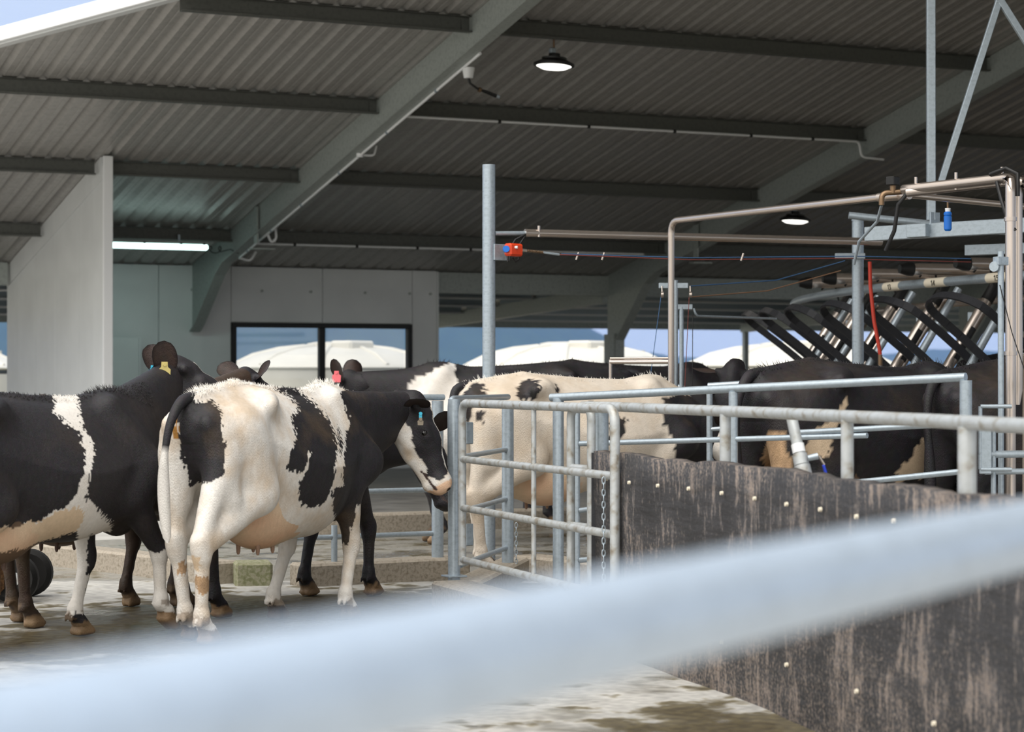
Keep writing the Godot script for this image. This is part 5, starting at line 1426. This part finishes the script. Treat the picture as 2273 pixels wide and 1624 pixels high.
func bend(pts: Array, r: float, steps := 5) -> Array:   # rounds the corners of a path
	var out := [pts[0]]
	for i in range(1, pts.size() - 1):
		var a: Vector3 = pts[i] + (pts[i - 1] - pts[i]).normalized() * r
		var b: Vector3 = pts[i] + (pts[i + 1] - pts[i]).normalized() * r
		for j in steps + 1:
			var t := float(j) / steps
			out.append(a.lerp(pts[i], t).lerp(pts[i].lerp(b, t), t))
	out.append(pts[-1])
	return out

# ---------------------------------------------------------------- materials
func noise(freq: float, seed_: int, oct := 4, type := FastNoiseLite.TYPE_SIMPLEX_SMOOTH) -> FastNoiseLite:
	var f := FastNoiseLite.new()
	f.seed = seed_; f.frequency = freq; f.fractal_octaves = oct; f.noise_type = type
	return f

func ramp_tex(freq: float, seed_: int, stops: Array, size := 512, oct := 4, type := FastNoiseLite.TYPE_SIMPLEX_SMOOTH) -> ImageTexture:
	var img := noise(freq, seed_, oct, type).get_seamless_image(size, size)
	var g := Gradient.new()
	var off := PackedFloat32Array()
	var col := PackedColorArray()
	for s in stops:
		off.append(s[0]); col.append(s[1])
	g.offsets = off; g.colors = col
	var lut := PackedByteArray()
	for i in 256:
		var c := g.sample(i / 255.0)
		lut.append(int(c.r * 255)); lut.append(int(c.g * 255)); lut.append(int(c.b * 255))
	var src := img.get_data()
	var dst := PackedByteArray()
	dst.resize(size * size * 3)
	for i in size * size:
		var q := src[i] * 3
		dst[i * 3] = lut[q]; dst[i * 3 + 1] = lut[q + 1]; dst[i * 3 + 2] = lut[q + 2]
	var im := Image.create_from_data(size, size, false, Image.FORMAT_RGB8, dst)
	im.generate_mipmaps()
	return ImageTexture.create_from_image(im)

func bump_tex(freq: float, seed_: int, strength: float, size := 512, oct := 4) -> ImageTexture:
	var img := noise(freq, seed_, oct).get_seamless_image(size, size)
	img.convert(Image.FORMAT_RGBA8)
	img.bump_map_to_normal_map(strength)
	img.generate_mipmaps()
	return ImageTexture.create_from_image(img)

func g3(v: float) -> Color:
	return Color(v, v, v)

func mat(col: Color, rough := 0.6, metal := 0.0) -> StandardMaterial3D:
	var m := StandardMaterial3D.new()
	m.albedo_color = col
	m.roughness = rough
	m.metallic = metal
	return m

func tri(m: StandardMaterial3D, tex: Texture2D, scale: float, nrm: Texture2D = null, depth := 1.0, rgh: Texture2D = null) -> StandardMaterial3D:
	m.albedo_texture = tex
	m.uv1_triplanar = true
	m.uv1_world_triplanar = true
	m.uv1_scale = Vector3.ONE * scale
	if nrm:
		m.normal_enabled = true
		m.normal_texture = nrm
		m.normal_scale = depth
	if rgh:
		m.roughness_texture = rgh
		m.roughness_texture_channel = BaseMaterial3D.TEXTURE_CHANNEL_RED
	return m

func make_materials() -> void:
	hair.seed = 5
	hair.frequency = 0.05
	hair.fractal_octaves = 2
	var fine := bump_tex(0.09, 3, 3.0, 256, 3)
	var lump := bump_tex(0.02, 4, 5.0, 512, 5)
	var spots := ramp_tex(0.02, 11, [[0.0, g3(0.88)], [0.45, g3(0.96)], [0.6, g3(1.0)], [1.0, g3(0.93)]])
	var stain := ramp_tex(0.012, 12, [[0.0, Color(0.60, 0.52, 0.43)], [0.22, Color(0.80, 0.76, 0.70)], [0.42, Color(0.93, 0.93, 0.92)], [1.0, g3(1.0)]], 512, 6)
	var rgh := ramp_tex(0.015, 13, [[0.0, g3(0.55)], [0.5, g3(0.8)], [1.0, g3(1.0)]])
	M.galv_new = tri(mat(Color(0.76, 0.81, 0.86), 0.5, 0.4), spots, 2.6, null, 0.0, rgh)
	M.galv = tri(mat(Color(0.66, 0.705, 0.74), 0.45, 0.5), spots, 2.6, null, 0.0, rgh)
	M.galv_worn = tri(mat(Color(0.73, 0.745, 0.755), 0.58, 0.3), stain, 1.6, fine, 0.1, rgh)
	M.steel = mat(Color(0.78, 0.735, 0.70), 0.27, 0.9)
	M.frame = tri(mat(Color(0.65, 0.675, 0.66), 0.5, 0.18), spots, 1.3)
	M.purlin = tri(mat(Color(0.36, 0.365, 0.35), 0.5, 0.3), spots, 1.3)
	M.sheet = tri(mat(Color(0.68, 0.67, 0.655), 0.36, 0.35), spots, 0.8)
	M.panel = tri(mat(Color(0.86, 0.87, 0.87), 0.42), ramp_tex(0.006, 21, [[0.0, g3(0.94)], [1.0, g3(1.0)]], 256), 0.5)
	M.white = mat(Color(0.90, 0.905, 0.91), 0.4)
	M.black = mat(Color(0.06, 0.062, 0.068), 0.45)
	M.plastic_black = mat(Color(0.045, 0.045, 0.05), 0.5)
	M.belt = tri(mat(Color(0.15, 0.155, 0.175), 0.5), spots, 3.0, fine, 0.3)
	M.tank = tri(mat(Color(0.80, 0.79, 0.755), 0.5), ramp_tex(0.01, 22, [[0.0, g3(0.93)], [1.0, g3(1.0)]], 256), 0.4)
	M.concrete = tri(mat(Color(0.68, 0.655, 0.62), 0.85), ramp_tex(0.03, 23, [[0.0, Color(0.66, 0.61, 0.55)], [0.4, Color(0.83, 0.81, 0.77)], [0.6, Color(0.92, 0.90, 0.87)], [1.0, Color(0.84, 0.80, 0.75)]], 512, 7), 1.7, lump, 0.5)
	M.concrete_moss = tri(mat(Color(0.62, 0.61, 0.56), 0.88), ramp_tex(0.03, 24, [[0.0, Color(0.64, 0.66, 0.50)], [0.45, Color(0.78, 0.80, 0.66)], [0.6, Color(0.92, 0.92, 0.85)], [1.0, Color(0.8, 0.78, 0.7)]], 512, 7), 1.7, lump, 0.5)
	M.orange = mat(Color(0.85, 0.25, 0.08), 0.4)
	M.red = mat(Color(0.72, 0.20, 0.12), 0.5)
	M.blue = mat(Color(0.06, 0.42, 0.80), 0.35)
	M.blue_dark = mat(Color(0.10, 0.22, 0.70), 0.4)
	M.rope_blue = mat(Color(0.22, 0.36, 0.52), 0.7)
	M.rope_red = mat(Color(0.45, 0.22, 0.20), 0.7)
	M.rope_tan = mat(Color(0.50, 0.38, 0.29), 0.7)
	M.brass = mat(Color(0.50, 0.41, 0.32), 0.4, 0.8)
	M.mud = tri(mat(Color(0.50, 0.40, 0.29), 0.9), ramp_tex(0.03, 25, [[0.0, Color(0.3, 0.24, 0.16)], [0.5, Color(0.75, 0.65, 0.5)], [0.7, Color(0.9, 0.86, 0.8)], [1.0, Color(0.6, 0.5, 0.4)]], 256, 5), 3.0, lump, 1.2)
	M.tyre = mat(Color(0.07, 0.065, 0.06), 0.8)
	var coatm := StandardMaterial3D.new()
	coatm.vertex_color_use_as_albedo = true
	coatm.roughness = 0.62
	coatm.metallic_specular = 0.42
	coatm.normal_enabled = true
	coatm.normal_texture = bump_tex(0.07, 31, 5.0, 256, 3)
	coatm.normal_scale = 0.55
	coatm.uv1_triplanar = true
	coatm.uv1_scale = Vector3(9.0, 3.2, 9.0)
	M.coat = coatm
	var hm := StandardMaterial3D.new()
	hm.vertex_color_use_as_albedo = true
	hm.roughness = 0.7
	M.hair = hm
	M.eye = mat(Color(0.03, 0.02, 0.02), 0.08)
	M.tag_yellow = mat(Color(0.74, 0.68, 0.42), 0.5)
	M.tag_cyan = mat(Color(0.25, 0.70, 0.82), 0.5)
	M.tag_pink = mat(Color(0.88, 0.42, 0.45), 0.5)
	M.tag_white = mat(Color(0.88, 0.84, 0.76), 0.5)
	M.tag_grey = mat(Color(0.50, 0.46, 0.40), 0.5)
	M.ink = mat(Color(0.16, 0.14, 0.10), 0.7)

# ---------------------------------------------------------------- mesh builder
class MB:
	var v := PackedVector3Array()
	var n := PackedVector3Array()
	var u := PackedVector2Array()
	var c := PackedColorArray()
	var ix := PackedInt32Array()
	var use_c := false
	var use_u := false
	func vert(p: Vector3, nn: Vector3, uv := Vector2.ZERO, col := Color.WHITE) -> int:
		v.append(p); n.append(nn); u.append(uv); c.append(col)
		return v.size() - 1
	# corners run counterclockwise seen from outside
	func quad(a: Vector3, b: Vector3, cc: Vector3, d: Vector3) -> void:
		var nn := (b - a).cross(cc - a)
		if nn.length_squared() < 1e-16:
			nn = (cc - a).cross(d - a)
		nn = nn.normalized()
		var s := vert(a, nn)
		vert(b, nn); vert(cc, nn); vert(d, nn)
		ix.append_array(PackedInt32Array([s, s + 2, s + 1, s, s + 3, s + 2]))
	func tri(a: Vector3, b: Vector3, cc: Vector3) -> void:
		var nn := (b - a).cross(cc - a).normalized()
		var s := vert(a, nn)
		vert(b, nn); vert(cc, nn)
		ix.append_array(PackedInt32Array([s, s + 2, s + 1]))
	func box(center: Vector3, size: Vector3, bs := Basis(), bevel := 0.0) -> MB:
		var h := size * 0.5
		var e := minf(bevel, minf(h.x, minf(h.y, h.z)) * 0.9)
		var ax := [bs.x, bs.y, bs.z]
		var hh := [h.x, h.y, h.z]
		for a in 3:
			for s in [-1.0, 1.0]:
				var b := (a + 1) % 3
				var d := (a + 2) % 3
				var o: Vector3 = center + ax[a] * (hh[a] * s)
				var eb: Vector3 = ax[b] * (hh[b] - e) * s
				var ed: Vector3 = ax[d] * (hh[d] - e)
				quad(o - eb - ed, o + eb - ed, o + eb + ed, o - eb + ed)
		if e > 0.0:
			for a in 3:
				var b := (a + 1) % 3
				var d := (a + 2) % 3
				for sb in [-1.0, 1.0]:
					for sd in [-1.0, 1.0]:
						var l: Vector3 = ax[a] * (hh[a] - e)
						var p: Vector3 = center + ax[b] * hh[b] * sb + ax[d] * (hh[d] - e) * sd
						var q: Vector3 = center + ax[b] * (hh[b] - e) * sb + ax[d] * hh[d] * sd
						if sb * sd > 0.0:
							quad(p + l, p - l, q - l, q + l)
						else:
							quad(p - l, p + l, q + l, q - l)
			for sx in [-1.0, 1.0]:
				for sy in [-1.0, 1.0]:
					for sz in [-1.0, 1.0]:
						var kx: Vector3 = center + ax[0] * hh[0] * sx + ax[1] * (hh[1] - e) * sy + ax[2] * (hh[2] - e) * sz
						var ky: Vector3 = center + ax[0] * (hh[0] - e) * sx + ax[1] * hh[1] * sy + ax[2] * (hh[2] - e) * sz
						var kz: Vector3 = center + ax[0] * (hh[0] - e) * sx + ax[1] * (hh[1] - e) * sy + ax[2] * hh[2] * sz
						if sx * sy * sz > 0.0:
							tri(kx, ky, kz)
						else:
							tri(kx, kz, ky)
		return self
	# a bar of rectangular section between two points
	func bar(a: Vector3, b: Vector3, wide: float, high: float, up := Vector3.UP, bevel := 0.0) -> MB:
		var x := (b - a).normalized()
		var z := x.cross(up).normalized()
		var y := z.cross(x)
		return box((a + b) * 0.5, Vector3(a.distance_to(b), high, wide), Basis(x, y, z), bevel)
	# a round pipe swept along points; radius may be an array
	func tube(pts: Array, r, seg := 12, cap := true) -> MB:
		var m := pts.size()
		var dir: Vector3 = (pts[1] - pts[0]).normalized()
		var side := dir.cross(Vector3.UP if absf(dir.y) < 0.9 else Vector3.RIGHT).normalized()
		var first := 0
		var last := 0
		var run := 0.0
		for i in m:
			var d0: Vector3 = (pts[i] - pts[maxi(i - 1, 0)]).normalized()
			var d1: Vector3 = (pts[mini(i + 1, m - 1)] - pts[i]).normalized()
			if i == 0: d0 = d1
			if i == m - 1: d1 = d0
			if i > 0: run += (pts[i] - pts[i - 1]).length()
			var t := (d0 + d1).normalized()
			side = (side - t * side.dot(t)).normalized()
			var up := t.cross(side)
			var rr: float = r[i] if r is Array else r
			var half := maxf(0.35, t.dot(d0))
			last = v.size()
			if i == 0: first = last
			for j in seg + 1:
				var a := TAU * j / seg
				var nn := side * cos(a) + up * sin(a)
				vert(pts[i] + nn * rr / sqrt(half), nn, Vector2(float(j) / seg, run))
			if i > 0:
				var p := last - seg - 1
				for j in seg:
					ix.append_array(PackedInt32Array([p + j, last + j, p + j + 1, p + j + 1, last + j, last + j + 1]))
		if cap:
			for e in 2:
				var s0 := first if e == 0 else last
				var nn: Vector3 = (pts[0] - pts[1]).normalized() if e == 0 else (pts[m - 1] - pts[m - 2]).normalized()
				var cs := vert(pts[0] if e == 0 else pts[m - 1], nn)
				var b := v.size()
				for j in seg + 1:
					vert(v[s0 + j], nn)
				for j in seg:
					if e == 0: ix.append_array(PackedInt32Array([cs, b + j, b + j + 1]))
					else: ix.append_array(PackedInt32Array([cs, b + j + 1, b + j]))
		return self
	# profile points (radius, height) turned about an upright axis
	func lathe(prof: Array, at: Vector3, seg := 24, bs := Basis()) -> MB:
		for i in prof.size() - 1:
			var p: Vector2 = prof[i]
			var q: Vector2 = prof[i + 1]
			var nn2 := Vector2(q.y - p.y, p.x - q.x).normalized()
			var s := v.size()
			for j in seg + 1:
				var a := TAU * j / seg
				var d := Vector3(cos(a), 0, sin(a))
				var nn: Vector3 = bs * (d * nn2.x + Vector3(0, nn2.y, 0))
				vert(at + bs * (d * p.x + Vector3(0, p.y, 0)), nn, Vector2(float(j) / seg, p.y))
				vert(at + bs * (d * q.x + Vector3(0, q.y, 0)), nn, Vector2(float(j) / seg, q.y))
			for j in seg:
				var k := s + j * 2
				ix.append_array(PackedInt32Array([k, k + 2, k + 1, k + 1, k + 2, k + 3]))
		return self
	# a flat outline in the plane of ex and ey, given depth along ez
	func prism(poly: PackedVector2Array, o: Vector3, ex: Vector3, ey: Vector3, ez: Vector3) -> MB:
		var pg := poly
		if Geometry2D.is_polygon_clockwise(pg):
			pg.reverse()
		var flip := ex.cross(ey).dot(ez) < 0.0
		var t := Geometry2D.triangulate_polygon(pg)
		for e in 2:
			var off := ez if e == 1 else Vector3.ZERO
			for i in range(0, t.size(), 3):
				var a: Vector3 = o + ex * pg[t[i]].x + ey * pg[t[i]].y + off
				var b: Vector3 = o + ex * pg[t[i + 1]].x + ey * pg[t[i + 1]].y + off
				var d: Vector3 = o + ex * pg[t[i + 2]].x + ey * pg[t[i + 2]].y + off
				var want := ez if e == 1 else -ez
				if (b - a).cross(d - a).dot(want) > 0.0: tri(a, b, d)
				else: tri(a, d, b)
		for i in pg.size():
			var a: Vector3 = o + ex * pg[i].x + ey * pg[i].y
			var b: Vector3 = o + ex * pg[(i + 1) % pg.size()].x + ey * pg[(i + 1) % pg.size()].y
			if flip: quad(a, a + ez, b + ez, b)
			else: quad(a, b, b + ez, a + ez)
		return self
	func mesh() -> ArrayMesh:
		var a := []
		a.resize(Mesh.ARRAY_MAX)
		a[Mesh.ARRAY_VERTEX] = v
		a[Mesh.ARRAY_NORMAL] = n
		if use_u: a[Mesh.ARRAY_TEX_UV] = u
		if use_c: a[Mesh.ARRAY_COLOR] = c
		a[Mesh.ARRAY_INDEX] = ix
		var m := ArrayMesh.new()
		m.add_surface_from_arrays(Mesh.PRIMITIVE_TRIANGLES, a)
		return m

# ---------------------------------------------------------------- a grid of distances for animal bodies
class Field:
	var o: Vector3
	var h: float
	var nx: int
	var ny: int
	var nz: int
	var v := PackedFloat32Array()
	func _init(lo: Vector3, hi: Vector3, cell: float) -> void:
		o = lo; h = cell
		nx = int((hi.x - lo.x) / cell) + 2
		ny = int((hi.y - lo.y) / cell) + 2
		nz = int((hi.z - lo.z) / cell) + 2
		v.resize(nx * ny * nz)
		v.fill(1.0)
	func bone(a: Vector3, b: Vector3, ra: float, rb: float, k := 0.05, sz := 1.0) -> void:
		var m := k + h * 2.5
		var rm := maxf(ra, rb) + m
		var lo := (a.min(b) - Vector3(rm, rm, rm * maxf(sz, 0.6)) - o) / h
		var hi := (a.max(b) + Vector3(rm, rm, rm * maxf(sz, 0.6)) - o) / h
		var x0 := maxi(int(lo.x), 0); var x1 := mini(int(hi.x) + 1, nx - 1)
		var y0 := maxi(int(lo.y), 0); var y1 := mini(int(hi.y) + 1, ny - 1)
		var z0 := maxi(int(lo.z), 0); var z1 := mini(int(hi.z) + 1, nz - 1)
		var abx := b.x - a.x; var aby := b.y - a.y; var abz := (b.z - a.z) / sz
		var l2 := maxf(abx * abx + aby * aby + abz * abz, 1e-9)
		var dr := rb - ra
		var vv := v
		for i in range(x0, x1 + 1):
			var px := o.x + i * h - a.x
			for j in range(y0, y1 + 1):
				var py := o.y + j * h - a.y
				var row := (i * ny + j) * nz
				var dxy := px * abx + py * aby
				for q in range(z0, z1 + 1):
					var pz := (o.z + q * h - a.z) / sz
					var t := clampf((dxy + pz * abz) / l2, 0.0, 1.0)
					var ex := px - abx * t
					var ey := py - aby * t
					var ez := pz - abz * t
					var d := sqrt(ex * ex + ey * ey + ez * ez) - ra - dr * t
					var old := vv[row + q]
					var e := k - absf(d - old)
					if e > 0.0:
						vv[row + q] = minf(d, old) - e * e * 0.25 / k
					elif d < old:
						vv[row + q] = d
		v = vv
	func blob(cc: Vector3, rad: Vector3, k := 0.05) -> void:
		var m := k + h * 2.5
		var lo := (cc - rad - Vector3(m, m, m) - o) / h
		var hi := (cc + rad + Vector3(m, m, m) - o) / h
		var x0 := maxi(int(lo.x), 0); var x1 := mini(int(hi.x) + 1, nx - 1)
		var y0 := maxi(int(lo.y), 0); var y1 := mini(int(hi.y) + 1, ny - 1)
		var z0 := maxi(int(lo.z), 0); var z1 := mini(int(hi.z) + 1, nz - 1)
		var sc := minf(rad.x, minf(rad.y, rad.z))
		var vv := v
		for i in range(x0, x1 + 1):
			var px := (o.x + i * h - cc.x) / rad.x
			for j in range(y0, y1 + 1):
				var py := (o.y + j * h - cc.y) / rad.y
				var row := (i * ny + j) * nz
				var s := px * px + py * py
				for q in range(z0, z1 + 1):
					var pz := (o.z + q * h - cc.z) / rad.z
					var d := (sqrt(s + pz * pz) - 1.0) * sc
					var old := vv[row + q]
					var e := k - absf(d - old)
					if e > 0.0:
						vv[row + q] = minf(d, old) - e * e * 0.25 / k
					elif d < old:
						vv[row + q] = d
		v = vv
	# rows of [x, top, bottom, half width, taper of the upper side]
	func torso(tab: Array) -> void:
		var x0 := maxi(int((tab[0][0] - 0.05 - o.x) / h), 0)
		var x1 := mini(int((tab[-1][0] + 0.05 - o.x) / h) + 1, nx - 1)
		var vv := v
		for i in range(x0, x1 + 1):
			var x := o.x + i * h
			var k := 0
			while k < tab.size() - 2 and x > tab[k + 1][0]: k += 1
			var w := clampf((x - tab[k][0]) / (tab[k + 1][0] - tab[k][0]), 0.0, 1.0)
			var p: Array = tab[maxi(k - 1, 0)]; var a: Array = tab[k]; var b: Array = tab[k + 1]; var c: Array = tab[mini(k + 2, tab.size() - 1)]
			var top := cubic_interpolate(a[1], b[1], p[1], c[1], w)
			var bot := cubic_interpolate(a[2], b[2], p[2], c[2], w)
			var hw := cubic_interpolate(a[3], b[3], p[3], c[3], w)
			var tp := lerpf(a[4], b[4], w)
			var cyy := (top + bot) * 0.5
			var hy := (top - bot) * 0.5
			var sc := minf(hw, hy)
			var end := maxf(tab[0][0] - x, x - tab[-1][0])
			for j in ny:
				var y := o.y + j * h
				var t := (y - cyy) / hy
				if absf(t) > 1.5: continue
				var hw2 := hw * (1.0 - tp * maxf(t, 0.0) - 0.12 * maxf(-t, 0.0))
				var row := (i * ny + j) * nz
				var tt := pow(absf(t), 2.3)
				for q in nz:
					var zz := absf(o.z + q * h) / hw2
					if zz > 1.7: continue
					var d := (pow(pow(zz, 2.3) + tt, 0.4348) - 1.0) * sc
					if end > 0.0: d = maxf(d, 0.0) + end
					if d < vv[row + q]: vv[row + q] = d
		v = vv
	func cut_floor() -> void:
		var vv := v
		for j in ny:
			var y := o.y + j * h
			if y > h * 2.0: break
			for i in nx:
				var row := (i * ny + j) * nz
				for q in nz:
					vv[row + q] = maxf(vv[row + q], 0.004 - y)
		v = vv
	# one point in each crossed cell, one quad round each crossed edge
	func nets() -> Array:
		var vs := PackedVector3Array()
		var ns := PackedVector3Array()
		var qs := PackedInt32Array()
		var id := PackedInt32Array()
		id.resize(v.size())
		id.fill(-1)
		var vv := v
		var far := h * 6.0
		var sx := ny * nz
		var sy := nz
		for i in nx - 1:
			for j in ny - 1:
				var row := i * sx + j * sy
				for q in nz - 1:
					var r := row + q
					var a := vv[r]
					if a > far or a < -far: continue
					var b := vv[r + 1]; var c := vv[r + sy]; var d := vv[r + sy + 1]
					var e := vv[r + sx]; var f := vv[r + sx + 1]; var g := vv[r + sx + sy]; var l := vv[r + sx + sy + 1]
					var cnt := int(a < 0.0) + int(b < 0.0) + int(c < 0.0) + int(d < 0.0) + int(e < 0.0) + int(f < 0.0) + int(g < 0.0) + int(l < 0.0)
					if cnt == 0 or cnt == 8: continue
					var s := Vector3.ZERO
					var m := 0
					if (a < 0.0) != (b < 0.0): s += Vector3(0, 0, a / (a - b)); m += 1
					if (c < 0.0) != (d < 0.0): s += Vector3(0, 1, c / (c - d)); m += 1
					if (e < 0.0) != (f < 0.0): s += Vector3(1, 0, e / (e - f)); m += 1
					if (g < 0.0) != (l < 0.0): s += Vector3(1, 1, g / (g - l)); m += 1
					if (a < 0.0) != (c < 0.0): s += Vector3(0, a / (a - c), 0); m += 1
					if (b < 0.0) != (d < 0.0): s += Vector3(0, b / (b - d), 1); m += 1
					if (e < 0.0) != (g < 0.0): s += Vector3(1, e / (e - g), 0); m += 1
					if (f < 0.0) != (l < 0.0): s += Vector3(1, f / (f - l), 1); m += 1
					if (a < 0.0) != (e < 0.0): s += Vector3(a / (a - e), 0, 0); m += 1
					if (b < 0.0) != (f < 0.0): s += Vector3(b / (b - f), 0, 1); m += 1
					if (c < 0.0) != (g < 0.0): s += Vector3(c / (c - g), 1, 0); m += 1
					if (d < 0.0) != (l < 0.0): s += Vector3(d / (d - l), 1, 1); m += 1
					id[r] = vs.size()
					vs.append(o + (Vector3(i, j, q) + s / m) * h)
					ns.append(Vector3(e + f + g + l - a - b - c - d, c + d + g + l - a - b - e - f, b + d + f + l - a - c - e - g).normalized())
		for i in range(1, nx - 1):
			for j in range(1, ny - 1):
				var row := i * sx + j * sy
				for q in range(1, nz - 1):
					var r := row + q
					if id[r] < 0 and id[r - sx] < 0 and id[r - sy] < 0: continue
					var a := vv[r] < 0.0
					# edge along x
					if a != (vv[r + sx] < 0.0):
						var w := [id[r], id[r - sy], id[r - sy - 1], id[r - 1]]
						if w.min() >= 0:
							if a: qs.append_array(PackedInt32Array([w[0], w[3], w[2], w[1]]))
							else: qs.append_array(PackedInt32Array(w))
					if a != (vv[r + sy] < 0.0):
						var w := [id[r], id[r - 1], id[r - sx - 1], id[r - sx]]
						if w.min() >= 0:
							if a: qs.append_array(PackedInt32Array([w[0], w[3], w[2], w[1]]))
							else: qs.append_array(PackedInt32Array(w))
					if a != (vv[r + 1] < 0.0):
						var w := [id[r], id[r - sx], id[r - sx - sy], id[r - sy]]
						if w.min() >= 0:
							if a: qs.append_array(PackedInt32Array([w[0], w[3], w[2], w[1]]))
							else: qs.append_array(PackedInt32Array(w))
		return [vs, ns, qs]
